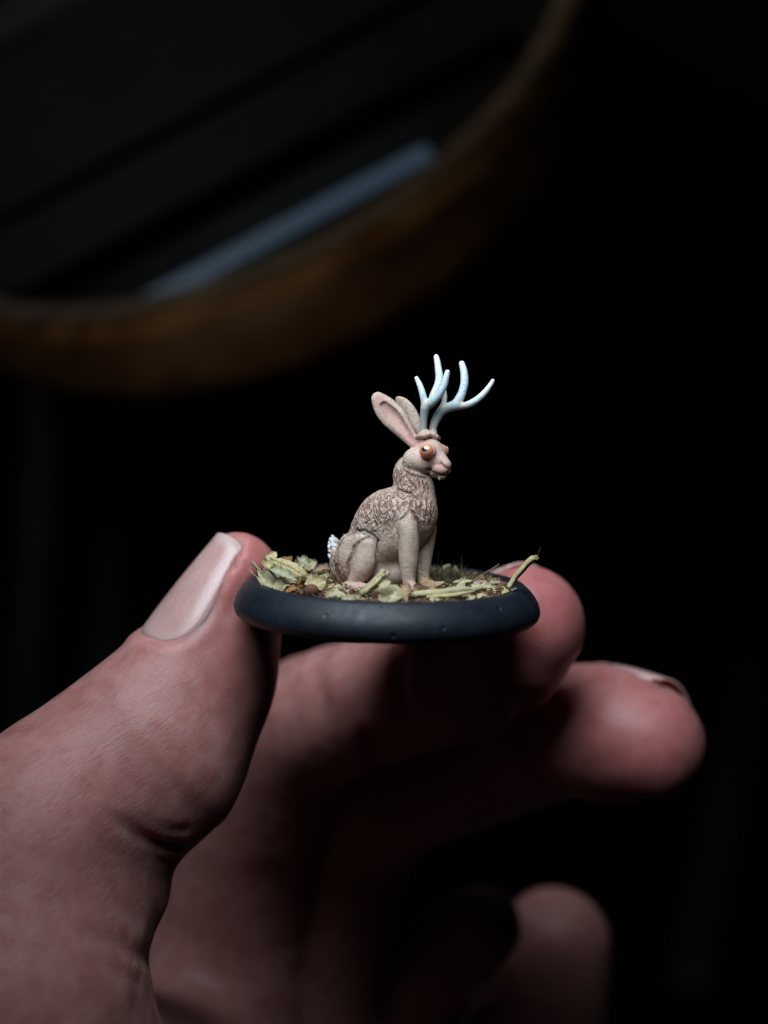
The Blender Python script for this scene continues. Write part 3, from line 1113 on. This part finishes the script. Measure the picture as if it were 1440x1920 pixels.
# --- tail: knobbly white tuft
m_tail = Mat('tail_paint', Roughness=0.7)
f_ = m_tail.noise(m_tail.coords(), 3.5, 3)
m_tail.set('Base Color', m_tail.mix(m_tail.attr('beige'), m_tail.ramp(f_, [(0.3, (0.55, 0.55, 0.54)), (0.65, (0.80, 0.81, 0.82))]), (0.45, 0.36, 0.27)))
tl = Field(R3(600, 1075, 0) - [0, .5, 0], R3(652, 985, 80) + [0, 1.5, 0], 0.07)
prim = [Ell(R3(628, 1030, 34), np.array([9, 12, 24]) * PXR)]
for i in range(70):
    v = rng.normal(size=3)
    v /= np.linalg.norm(v)
    prim.append(Cone(R3(627 + 9.5 * v[0], 1030 - 25 * v[2], 34 + 12 * v[1]), R3(626 + 10.5 * v[0], 1029 - 26 * v[2], 34 + 13 * v[1]), 3.2 * PXR, 2.4 * PXR))
tl.group(prim, 0.05, 0.01)
V_, F_ = surface_nets(tl, 1)
mesh_obj('tail', V_, F_, m_tail.m, RABBIT, dict(beige=np.clip((V_ @ rt - R3(625, 1010, 34) @ rt) * 1.2 + (V_[:, 2] - R3(625, 1016, 34)[2]) * .6 + .15, 0, 1)))


# ------------------------------------------------------------------ dry leaf litter on the base
def leaf_material(name, a, b, c3):
    m = Mat(name, Roughness=0.66)
    co = m.coords()
    f = m.noise(co, 0.9, 4, .6)
    col = m.ramp(f, [(0.3, a), (0.6, b), (0.8, c3)])
    vein = m.n('ShaderNodeTexVoronoi', feature='DISTANCE_TO_EDGE', in_Vector=co, in_Scale=1.7).outputs[0]
    vf = m.ramp(vein, [(0.0, 0.45), (0.08, 0.0)])
    col = m.mix(vf, col, tuple(x * .62 for x in a))
    spots = m.ramp(m.noise(co, 4.0, 3, .6), [(0.30, 0.5), (0.40, 0.0)])
    col = m.mix(spots, col, (0.13, 0.07, 0.03))
    m.set('Base Color', col)
    m.set('Normal', m.bump(m.math('ADD', m.noise(co, 3.0, 3), m.math('MULTIPLY', vein, .6)), 0.00012, 0.7))
    m.set('Transmission Weight', 0.0)
    m.set('Specular IOR Level', 0.3)
    return m.m


LM = {
    'pale': leaf_material('leaf_pale_green', (0.33, 0.28, 0.15), (0.46, 0.405, 0.25), (0.57, 0.52, 0.38)),
    'straw': leaf_material('leaf_straw', (0.42, 0.33, 0.15), (0.52, 0.44, 0.24), (0.58, 0.52, 0.34)),
    'grey': leaf_material('leaf_grey_green', (0.32, 0.31, 0.18), (0.41, 0.40, 0.26), (0.47, 0.46, 0.34)),
    'tan': leaf_material('leaf_tan', (0.30, 0.185, 0.095), (0.40, 0.27, 0.15), (0.44, 0.32, 0.20)),
    'orange': leaf_material('leaf_orange_brown', (0.26, 0.12, 0.035), (0.38, 0.20, 0.07), (0.46, 0.30, 0.13)),
    'pink': leaf_material('leaf_pinkish', (0.33, 0.22, 0.17), (0.42, 0.31, 0.25), (0.48, 0.38, 0.32)),
    'brown': leaf_material('leaf_brown', (0.09, 0.040, 0.022), (0.16, 0.075, 0.040), (0.22, 0.11, 0.06)),
}
_seed = [100]


def leaf(A, B, width, face, mat, curl=0.25, bend=0.1, shape='leaf', ribs=0, jag=0.25, label=None, nu=18, nv=11):
    """crumpled flake from A to B (world mm); face = turn about its long axis, 0 = flat towards the camera, 90 = lying"""
    _seed[0] += 1
    sd = _seed[0]
    A, B = np.array(A, float), np.array(B, float)
    ax = B - A
    L = np.linalg.norm(ax)
    ax /= L
    v = CAM - (A + B) / 2
    v = v - ax * (v @ ax)
    v /= np.linalg.norm(v)
    w0 = np.cross(ax, v)
    fa = math.radians(face)
    w = w0 * math.cos(fa) + v * math.sin(fa)
    n = np.cross(w, ax)
    if n @ (CAM - A) < 0:
        n = -n
    P = []
    gg = np.random.default_rng(sd)
    kx = np.concatenate([[0], np.sort(gg.uniform(.08, .92, 4)), [1]])
    ky = [np.concatenate([[gg.uniform(.15, .75)], gg.uniform(.55, 1.1, 4), [gg.uniform(.1, .7)]]) for _ in (0, 1)]
    for i in range(nu):
        u = i / (nu - 1)
        if shape == 'leaf':
            hw = math.sin(math.pi * (0.06 + 0.90 * u) ** 0.85) ** 0.7
        elif shape == 'tri':
            hw = 1.05 - 0.95 * u
        elif shape == 'strip':
            hw = min(1, 0.35 + 3 * min(u, 1 - u))
        else:
            hw = 1
        j = np.array([[u * L * 2.2 + sd * 7.7, 0, sd], [u * L * 2.2 + sd * 7.7, 9, sd]])
        jj = (vnoise(j, 0.5, sd) + .7 * vnoise(j, 0.17, sd + 5)) * jag
        for k in range(nv):
            q = k / (nv - 1) * 2 - 1
            if shape == 'blob':
                hw = float(np.interp(u, kx, ky[0 if q < 0 else 1]))
            e = hw * (1 + (jj[0] if q < 0 else jj[1]) * abs(q))
            P.append((u * L + jag * .12 * width * jj[0] * (abs(q)), q * e * width / 2, q, u))
    P = np.array(P)
    z = curl * width * (P[:, 2] ** 2) * (0.6 + .4 * np.sin(P[:, 3] * 5 + sd)) + bend * L * 4 * P[:, 3] * (1 - P[:, 3])
    pp = np.stack([P[:, 0], P[:, 1], np.full(len(P), sd * 3.3)], 1)
    z = z + 0.24 * width * (np.abs(vnoise(pp, max(width * .6, .3), sd)) - .3) + 0.06 * width * vnoise(pp, max(width * .2, .12), sd + 1)
    if ribs:
        z = z + 0.045 * width * np.cos(P[:, 2] * math.pi * ribs)
    V = A + P[:, [0]] * ax + P[:, [1]] * w + z[:, None] * n
    th = 0.03
    V = np.concatenate([V, V - n * th])
    m = nu * nv
    F = []
    for i in range(nu - 1):
        for k in range(nv - 1):
            q = (i * nv + k, (i + 1) * nv + k, (i + 1) * nv + k + 1, i * nv + k + 1)
            F.append(q)
            F.append(tuple(x + m for x in q[::-1]))
    rim = [k for k in range(nv)] + [i * nv + nv - 1 for i in range(1, nu)] + [(nu - 1) * nv + k for k in range(nv - 2, -1, -1)] + [i * nv for i in range(nu - 2, 0, -1)]
    for x, y in zip(rim, rim[1:] + rim[:1]):
        F.append((x, x + m, y + m, y))
    o = mesh_obj('leaf_fragment', V, F, LM[mat], FIG, smooth=False)
    if label:
        o['label'] = label
    return o


def GU(px, py, d):
    return U(px, py, d)


# left heap
leaf(U(503, 1070, -3), U(516, 1034, -2), 1.4, 20, 'straw', .5, .05, 'leaf')
leaf(U(506, 1046, -4), U(575, 1080, -7), 1.15, 25, 'straw', -.2, .05, 'strip', ribs=3, jag=.15, label='golden ribbed strip of dry leaf')
leaf(U(506, 1068, -5), U(560, 1094, -8), 0.75, 35, 'grey', .5, .08, 'leaf', jag=.15)
leaf(U(490, 1098, -5.2), U(530, 1068, -4.5), 2.2, 25, 'pale', .15, .1, 'blob', jag=.5)
leaf(U(512, 1104, -6.2), U(556, 1086, -6), 1.6, 40, 'pale', .2, .1, 'blob', jag=.5)
leaf(U(574, 1088, -7.5), U(611, 1096, -8), 1.75, 12, 'straw', .12, .08, 'blob', jag=.2)
leaf(U(532, 1062, -1), U(548, 1044, -1), 1.0, 30, 'orange', .4, .1, 'leaf')
leaf(U(556, 1064, 1), U(578, 1046, 1), 1.3, 20, 'grey', .4, .1, 'blob', jag=.4)
leaf(U(572, 1066, 2), U(594, 1052, 2), 1.2, 25, 'pale', .3, .1, 'leaf')
leaf(U(520, 1058, 2), U(545, 1052, 2), 1.2, 40, 'pale', .3, .1, 'blob')
leaf(U(588, 1072, 3), U(622, 1070, 3), 0.9, 60, 'tan', .3, .1, 'blob')
leaf(U(535, 1110, -8), U(568, 1104, -8), 0.9, 55, 'orange', .3, .1, 'blob', jag=.4)
leaf(U(562, 1112, -9), U(590, 1098, -8.6), 0.9, 30, 'brown', .3, .1, 'blob')
# centre front
leaf(U(612, 1122, -10.2), U(646, 1112, -9.6), 1.25, 40, 'pale', .2, .1, 'blob', jag=.4)
leaf(U(640, 1126, -11), U(690, 1120, -10.6), 0.8, 50, 'pale', .2, .05, 'leaf')
leaf(U(738, 1132, -11.2), U(714, 1080, -10.2), 2.7, 8, 'pale', .10, .06, 'tri', jag=.3, label='broad pale green torn leaf standing before the rabbit')
leaf(U(690, 1131, -11.2), U(752, 1128, -11.2), 0.95, 25, 'pale', .15, .05, 'blob', jag=.35)
leaf(U(757, 1131, -11.4), U(764, 1094, -10), 1.3, 20, 'tan', .3, .1, 'leaf', jag=.4)
leaf(U(700, 1108, -9), U(742, 1100, -8), 0.8, 60, 'tan', .2, .1, 'blob')
# right of the forelegs
leaf(U(776, 1108, -8.5), U(836, 1103, -8), 1.35, -8, 'tan', .10, .04, 'tri', jag=.2, label='flat tan triangular leaf scrap leaning on the paw')
leaf(U(806, 1086, -7.6), U(800, 1110, -8.6), 2.4, 8, 'tan', .10, .03, 'tri', jag=.15)
leaf(U(862, 1101, -6), U(872, 1082, -5.5), 1.1, 15, 'grey', .2, .08, 'tri', jag=.3)
leaf(U(902, 1098, -6), U(926, 1100, -6), 0.7, 25, 'pale', .2, .08, 'leaf', jag=.15)
leaf(U(888, 1093, -4), U(912, 1090, -4), 0.6, 25, 'pink', .2, .1, 'blob')
leaf(U(916, 1094, -3), U(944, 1094, -3), 0.5, 50, 'pink', .2, .1, 'leaf')
leaf(U(884, 1108, -7), U(912, 1100, -6), 0.9, 45, 'pale', .3, .1, 'blob', jag=.4)
leaf(U(940, 1112, -7), U(951, 1106, -6.6), 0.55, 20, 'straw', .3, .1, 'blob')
leaf(U(952, 1104, -5), U(968, 1104, -5), 0.5, 30, 'grey', .2, .1, 'blob')
leaf(U(932, 1104, -6), U(950, 1092, -5), 0.55, 40, 'brown', .2, .1, 'leaf')
leaf(U(806, 1125, -11), U(832, 1127, -11), 0.6, 40, 'pale', .2, .08, 'tri')
leaf(U(878, 1130, -10.5), U(890, 1117, -9.8), 0.6, 25, 'pale', .2, .08, 'leaf', jag=.4)
leaf(U(896, 1122, -9), U(904, 1112, -8.6), 0.4, 25, 'straw', .2, .08, 'leaf')
leaf(U(850, 1094, -3), U(884, 1090, -3), 0.8, 60, 'straw', .2, .08, 'blob')
leaf(U(640, 1082, 4), U(672, 1080, 4), 1.0, 60, 'tan', .2, .08, 'blob')
# scraps scattered over the rest of the disc (also where the camera cannot see well)
for i in range(46):
    a, r = random.uniform(0, 2 * math.pi), 11.6 * math.sqrt(random.uniform(.06, 1))
    c = np.array([r * math.cos(a), r * math.sin(a), 3.45])
    if abs(c[0] - 0.5) < 6 and -7 < c[1] < 4.5:
        continue
    d = np.array([random.uniform(-1, 1), random.uniform(-1, 1), random.uniform(-.1, .35)])
    d *= random.uniform(.4, 1.1) / np.linalg.norm(d)
    leaf(c - d * .8, c + d * .8, random.uniform(.4, 1.0), random.uniform(20, 70), random.choice(['pale', 'straw', 'grey', 'tan', 'orange', 'brown']), .25, .1,
         random.choice(['leaf', 'blob', 'tri']), jag=.4, nu=8, nv=6)


# narrow torn shreds, thickest in the left heap and along the front
for i in range(95):
    u_ = random.random()
    if u_ < .38:
        c = G(random.uniform(488, 600), random.uniform(1076, 1112), 3.5)
    elif u_ < .75:
        c = G(random.uniform(600, 960), random.uniform(1104, 1122), 3.45)
    else:
        a, r = random.uniform(0, 2 * math.pi), 11.6 * math.sqrt(random.uniform(.1, 1))
        c = np.array([r * math.cos(a), r * math.sin(a), 3.45])
    if math.hypot(c[0], c[1]) > 12.0 or (abs(c[0] - 0.3) < 4.8 and -8.2 < c[1] < 4.0):
        continue
    d = np.array([random.uniform(-1, 1), random.uniform(-.6, .6), random.uniform(-.12, .5)])
    d *= random.uniform(.25, .75) / np.linalg.norm(d)
    c[2] += random.uniform(0, .35)
    leaf(c - d, c + d, random.uniform(.16, .5), random.uniform(0, 70), random.choice(['pale', 'straw', 'straw', 'grey', 'tan', 'pink', 'orange']), .3, .12,
         random.choice(['strip', 'strip', 'tri', 'leaf']), jag=.45, nu=8, nv=5)


# straws
def straw(pts, rad, mat, name='straw_stem', label=None, n=8):
    P = [np.array(p, float) for p in pts]
    # smooth the run
    Q, Rr = [], []
    for i in range(len(P) - 1):
        for t in (0, .25, .5, .75):
            Q.append(P[i] * (1 - t) + P[i + 1] * t)
            Rr.append(rad[i] * (1 - t) + rad[i + 1] * t)
    Q.append(P[-1])
    Rr.append(rad[-1])
    _seed[0] += 1
    Qa = np.array(Q)
    for c in range(3):
        Qa[1:-1, c] += .25 * np.mean(Rr) * vnoise(Qa[1:-1], .6, _seed[0] + c)
    V, F = tube(list(Qa), Rr, n)
    V = np.array(V)
    ct = np.repeat(Qa, n, axis=0)
    ang = np.tile(np.arange(n), len(Qa))
    rough = 1 + .24 * np.cos(ang * math.pi) + .12 * vnoise(V, .35, _seed[0])
    V = ct + (V - ct) * rough[:, None]
    o = mesh_obj(name, V, F, LM[mat], FIG)
    if label:
        o['label'] = label
    return o


straw([U(676, 1114, -11), U(700, 1092, -10.4), U(719, 1069, -9.8)], [.27, .25, .24], 'pale', n=10)
straw([U(688, 1113, -10.8), U(710, 1093, -10.2), U(729, 1072, -9.6)], [.22, .2, .17], 'pale', n=10)
straw([U(683, 1112, -11.1), U(706, 1091, -10.6), U(722, 1076, -10)], [.16, .17, .14], 'straw', n=8)
straw([U(772, 1117, -9.6), U(820, 1113, -9.4), U(862, 1106, -8.6), U(902, 1105, -7.6)], [.26, .32, .36, .12], 'pale', n=10, label='long folded straw lying flat')
straw([U(800, 1120, -9.9), U(850, 1117, -9.4), U(890, 1109, -8.2)], [.16, .24, .10], 'straw', n=10)
straw([U(776, 1112, -9.4), U(830, 1108, -9.1), U(880, 1103, -8)], [.14, .2, .1], 'straw', n=10)
straw([U(952, 1103, -5), U(966, 1082, -5.2), U(985, 1060, -5.4), U(1001, 1046, -5.6)], [.27, .25, .27, .30], 'straw', n=10, label='cut straw stalk slanting up at the rim')
for ex, ey in ((1004, 1041), (1009, 1042), (1011, 1047), (1007, 1050)):
    straw([U(998, 1048, -5.5), U(ex, ey, -5.6)], [.11, .05], 'straw', 'straw_fibre', n=5)
straw([U(1006, 1046, -5.6), U(1010, 1036, -5.6), U(1014, 1025, -5.5)], [.03, .022, .012], 'brown', 'straw_fibre', n=4)
straw([U(497, 1098, -4.5), U(467, 1068, -5)], [.05, .04], 'straw', 'straw_fibre', n=5)
straw([U(502, 1086, -2), U(486, 1068, -2), U(472, 1053, -2)], [.14, .15, .12], 'grey', 'straw_fibre', n=6)
for p in ([(560, 1092, -9), (572, 1062, -9)], [(572, 1092, -9), (573, 1064, -9)], [(578, 1094, -9), (574, 1070, -9)], [(600, 1104, -9.5), (650, 1084, -8)], [(606, 1110, -9.6), (655, 1096, -9)],
          [(622, 1104, -9), (640, 1122, -10)], [(640, 1100, -9), (662, 1120, -10)], [(530, 1082, -8), (531, 1098, -8)],
          [(784, 1070, -6), (800, 1078, -7)], [(800, 1078, -7), (828, 1102, -8)], [(786, 1058, -5), (790, 1092, -5.5)], [(880, 1092, -3), (936, 1058, -3)],
          [(908, 1090, -3), (925, 1070, -3)], [(540, 1104, -8.4), (575, 1113, -9)], [(905, 1122, -9), (950, 1112, -8)], [(915, 1110, -8), (940, 1122, -9)], [(648, 1012, -1), (643, 1000, -1)]):
    straw([U(*q) for q in p], [.035, .02], random.choice(['straw', 'brown', 'orange']), 'straw_fibre', n=4)

# bark pebble
pb = Field(U(565, 1120, -9) - 1.2, U(600, 1090, -9) + 1.2, 0.09)
pb.group([Ell(U(584, 1107, -9.6), (.62, .55, .55)), Ell(U(577, 1110, -9.5), (.42, .45, .4))], .3, .01)
V_, F_ = surface_nets(pb, 1)
mesh_obj('bark_pebble', V_ + .05 * vnoise(V_, .3, 3)[:, None], F_, LM['brown'], FIG)


# small crumbs nobody could count: shards and fibres pressed into the soil
def crumbs(n, matname, seed, rmin=0, smin_=.08, smax_=.3, fibre=False):
    g = np.random.default_rng(seed)
    V, F = [], []
    for i in range(n):
        a, r = g.uniform(0, 2 * math.pi), 12.0 * math.sqrt(g.uniform(rmin, 1))
        c = np.array([r * math.cos(a), r * math.sin(a), 3.3 + .25 * (1 - (r / 12.4) ** 2) + g.uniform(-.05, .16)])
        d = g.normal(size=3) * [1, 1, .45]
        d /= np.linalg.norm(d)
        e = np.cross(d, g.normal(size=3))
        e /= np.linalg.norm(e)
        k = np.cross(d, e)
        s = g.uniform(smin_, smax_)
        w = .02 if fibre else s * g.uniform(.3, .8)
        if fibre:
            s *= 3.2
        b = len(V)
        V += [c - d * s, c + e * w, c + d * s, c - e * w * .8, c + k * w * .35, c - k * w * .3]
        for x, y in ((0, 1), (1, 2), (2, 3), (3, 0)):
            F += [(b + x, b + y, b + 4), (b + y, b + x, b + 5)]
    o = mesh_obj('leaf_crumbs', V, F, LM[matname], FIG, smooth=False)
    tag(o, kind='stuff')


crumbs(420, 'pale', 1)
crumbs(420, 'straw', 2)
crumbs(500, 'brown', 3, smin_=.1, smax_=.32)
crumbs(420, 'orange', 4, smin_=.06, smax_=.22)
crumbs(200, 'brown', 5, fibre=True)
crumbs(160, 'straw', 6, fibre=True)


# moss / static grass tuft
m_moss = Mat('dry_moss', Roughness=0.8)
f_ = m_moss.noise(m_moss.coords(), 1.6, 3)
m_moss.set('Base Color', m_moss.ramp(f_, [(0.3, (0.055, 0.050, 0.020)), (0.55, (0.13, 0.115, 0.055)), (0.75, (0.26, 0.20, 0.12))]))


def tuft(c, spread, height, n, seed):
    g = np.random.default_rng(seed)
    V, F = [], []
    for i in range(n):
        b0 = c + g.normal(size=3) * [spread, spread * .8, .05]
        d = g.normal(size=3) * [.7, .7, .35] + [0, 0, .75]
        d /= np.linalg.norm(d)
        L = height * g.uniform(.5, 1.25)
        bend = g.normal(size=3) * .2 * L
        v, f = tube([b0, b0 + d * L * .5 + bend * .3, b0 + d * L + bend], [.05, .04, .012], 4, False)
        o = len(V)
        V += v
        F += [tuple(x + o for x in q) for q in f]
    o = mesh_obj('moss_tuft', V, F, m_moss.m, FIG)
    tag(o, kind='stuff')


tuft(U(842, 1096, 1), 1.0, 2.0, 190, 1)
tuft(U(870, 1098, 0), .9, 1.5, 110, 2)
tuft(U(815, 1098, -2), .5, 1.3, 60, 3)
tuft(U(700, 1085, 6), .9, 1.2, 60, 4)

# ------------------------------------------------------------------ what stands behind, far out of focus
# a round wooden tray hung on a dark wall, its face turned up and to the left, boards and a metal strip lying in it
TD = 380.0
tc = U(362, 28, TD)
q2 = -rt * .47 + up * .88
q2 /= np.linalg.norm(q2)
tilt = math.radians(34)
tn = -fwd * math.cos(tilt) + q2 * math.sin(tilt)
tx = rt * .88 + up * .47
tx -= tn * (tx @ tn)
tx /= np.linalg.norm(tx)
ty = np.cross(tn, tx)
if ty @ up < 0:
    ty = -ty
SC = (Z0 + TD) / FPX              # mm per picture pixel there


def T(x, y, z):
    """tray-local (picture-pixel units at the tray's distance) -> world mm"""
    return tc + (tx * x + ty * y + tn * z) * SC


def wood(name, a, b, c3, scale=0.035):
    m = Mat(name, Roughness=0.55)
    f = m.noise(m.coords(stretch=(1, 1, 3.5), rot=(.3, .5, .2)), scale, 4, .6, .6)
    m.set('Base Color', m.ramp(f, [(0.3, a), (0.5, b), (0.7, c3)]))
    m.set('Normal', m.bump(f, 0.0012, 0.5))
    return m.m


tray = empty('round_tray', tuple(tc * .001))
tag(tray, 'round brown wooden tray hung tilted on the dark wall behind the hand', 'tray')


def placed(name, V, F, mat, parent):
    V = np.array(V) - tc
    return mesh_obj(name, V, F, mat, parent)


def ring(prof, n=96):
    V, F = lathe(prof, n)
    return [T(*v) for v in V], F


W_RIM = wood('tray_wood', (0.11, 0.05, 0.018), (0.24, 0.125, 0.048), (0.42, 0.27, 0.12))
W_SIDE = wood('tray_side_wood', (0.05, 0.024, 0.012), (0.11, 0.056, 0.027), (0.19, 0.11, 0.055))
W_DARK = wood('dark_board', (0.012, 0.0055, 0.0045), (0.018, 0.009, 0.007), (0.026, 0.013, 0.010))
mf = Mat('tray_floor', Roughness=0.6)
mf.set('Base Color', mf.ramp(mf.noise(mf.coords(), 0.03, 3), [(0.3, (0.035, 0.036, 0.028)), (0.7, (0.07, 0.066, 0.05))]))
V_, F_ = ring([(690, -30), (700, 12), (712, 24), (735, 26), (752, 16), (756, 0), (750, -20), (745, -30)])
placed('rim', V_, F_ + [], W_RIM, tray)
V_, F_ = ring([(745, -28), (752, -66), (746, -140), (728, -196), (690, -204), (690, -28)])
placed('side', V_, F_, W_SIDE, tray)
V_, F_ = ring([(0, -96), (692, -96), (692, -110), (0, -110)])
placed('floor_panel', V_, F_, mf.m, tray)


def board(x0, x1, y0, y1, z0, z1):
    V = [T(x, y, z) for x in (x0, x1) for y in (y0, y1) for z in (z0, z1)]
    F = [(0, 1, 3, 2), (4, 6, 7, 5), (0, 4, 5, 1), (2, 3, 7, 6), (0, 2, 6, 4), (1, 5, 7, 3)]
    return V, F


def bevelled(name, mat, label, cat, dims, group=None):
    V, F = board(*dims)
    c = np.mean(V, 0)
    o = mesh_obj(name, np.array(V) - c, F, mat, None, smooth=False)
    o.location = tuple(c * .001)
    b = o.modifiers.new('bevel', 'BEVEL')
    b.width = 0.0015
    b.segments = 2
    return tag(o, label, cat, group)


W_DARK.node_tree.nodes['Principled BSDF'].inputs['Specular IOR Level'].default_value = 0.12
bevelled('dark_board', W_DARK, 'dark brown board lying in the tray beside the pale metal strip', 'board', (-540, 470, -400, -220, -95, -52))
bevelled('dark_board', W_DARK, 'dark brown board lying in the tray behind the other board', 'board', (-590, 560, -205, 330, -95, -40))
m_met = Mat('brushed_metal', Roughness=0.42, Metallic=0.0)
m_met.set('Base Color', m_met.ramp(m_met.noise(m_met.coords(stretch=(1, 6, 6)), 0.03, 3), [(0.3, (0.36, 0.58, 0.80)), (0.7, (0.44, 0.66, 0.88))]))
bevelled('metal_strip', m_met.m, 'pale blue-grey metal strip lying along the lower edge inside the tray', 'strip', (-310, 225, -586, -542, -95, -62))

# wall the tray hangs on: it touches the tray's far upper edge
m_wall = Mat('dark_wall_paint', Roughness=0.9)
m_wall.set('Base Color', m_wall.ramp(m_wall.noise(m_wall.coords(), 0.01, 3), [(0.3, (0.006, 0.007, 0.009)), (0.7, (0.009, 0.010, 0.012))]))
WY = max((tc + tn * (-200 * SC) + (tx * math.cos(a_) + ty * math.sin(a_)) * 722 * SC)[1] for a_ in np.linspace(0, 6.28, 60))
V_ = [(x, y, z) for x in (-1500, 1500) for y in (WY, WY + 40) for z in (-900, 1100)]
o = mesh_obj('wall', V_, [(0, 1, 3, 2), (4, 6, 7, 5), (0, 4, 5, 1), (2, 3, 7, 6), (0, 2, 6, 4), (1, 5, 7, 3)], m_wall.m, None, smooth=False)
tag(o, kind='structure')

# olive cloth hanging in folds on the wall below the tray
m_cl = Mat('olive_cloth', Roughness=0.95)
fc = m_cl.noise(m_cl.coords(), 0.02, 3)
m_cl.set('Base Color', m_cl.ramp(fc, [(0.3, (0.09, 0.092, 0.075)), (0.7, (0.13, 0.132, 0.108))]))
m_cl.set('Normal', m_cl.bump(m_cl.noise(m_cl.coords(), 0.8, 3), 0.0008, 0.5))
cd = (WY - 22 - CAM[1]) - Z0
c0, c1 = U(-330, 640, cd), U(330, 1780, cd)
nu, nv = 90, 30
V_, F_ = [], []
for i in range(nu):
    u = i / (nu - 1)
    for k in range(nv):
        v = k / (nv - 1)
        x = c0[0] + (c1[0] - c0[0]) * (u + .03 * math.sin(v * 4 + 1))
        z = c0[2] + (c1[2] - c0[2]) * v
        V_.append((x, WY - 20 + 11 * math.sin(u * 27 + 1.2 * math.sin(v * 3)) + 6 * math.sin(u * 11 + v * 2), z))
for i in range(nu - 1):
    for k in range(nv - 1):
        F_.append((i * nv + k, (i + 1) * nv + k, (i + 1) * nv + k + 1, i * nv + k + 1))
o = mesh_obj('hanging_cloth', V_, F_, m_cl.m)
sm = o.modifiers.new('thickness', 'SOLIDIFY')
sm.thickness = 0.0015
tag(o, 'dark olive cloth hanging in folds on the wall below the tray', 'cloth')

# wooden lath leaning on the wall at the right
W_LATH = wood('lath_wood', (0.05, 0.024, 0.014), (0.085, 0.04, 0.022), (0.12, 0.06, 0.032))
la, lb = U(1330, 1640, cd - 40), U(1475, 900, cd - 4)
d_ = (lb - la) / np.linalg.norm(lb - la)
sx = np.cross(d_, fwd)
sx /= np.linalg.norm(sx)
sy = np.cross(sx, d_)
V_ = [p + sx * i * 10 + sy * j * 5 for p in (la - d_ * 60, lb + d_ * 25) for i in (-1, 1) for j in (-1, 1)]
c_ = np.mean(V_, 0)
o = mesh_obj('wooden_lath', np.array(V_) - c_, [(0, 1, 3, 2), (4, 6, 7, 5), (0, 4, 5, 1), (2, 3, 7, 6), (0, 2, 6, 4), (1, 5, 7, 3)], W_LATH, None, smooth=False)
o.location = tuple(c_ * .001)
bv = o.modifiers.new('bevel', 'BEVEL')
bv.width = 0.0015
bv.segments = 2
tag(o, 'thin dark brown wooden lath leaning against the dark wall', 'lath')

bpy.context.view_layer.update()
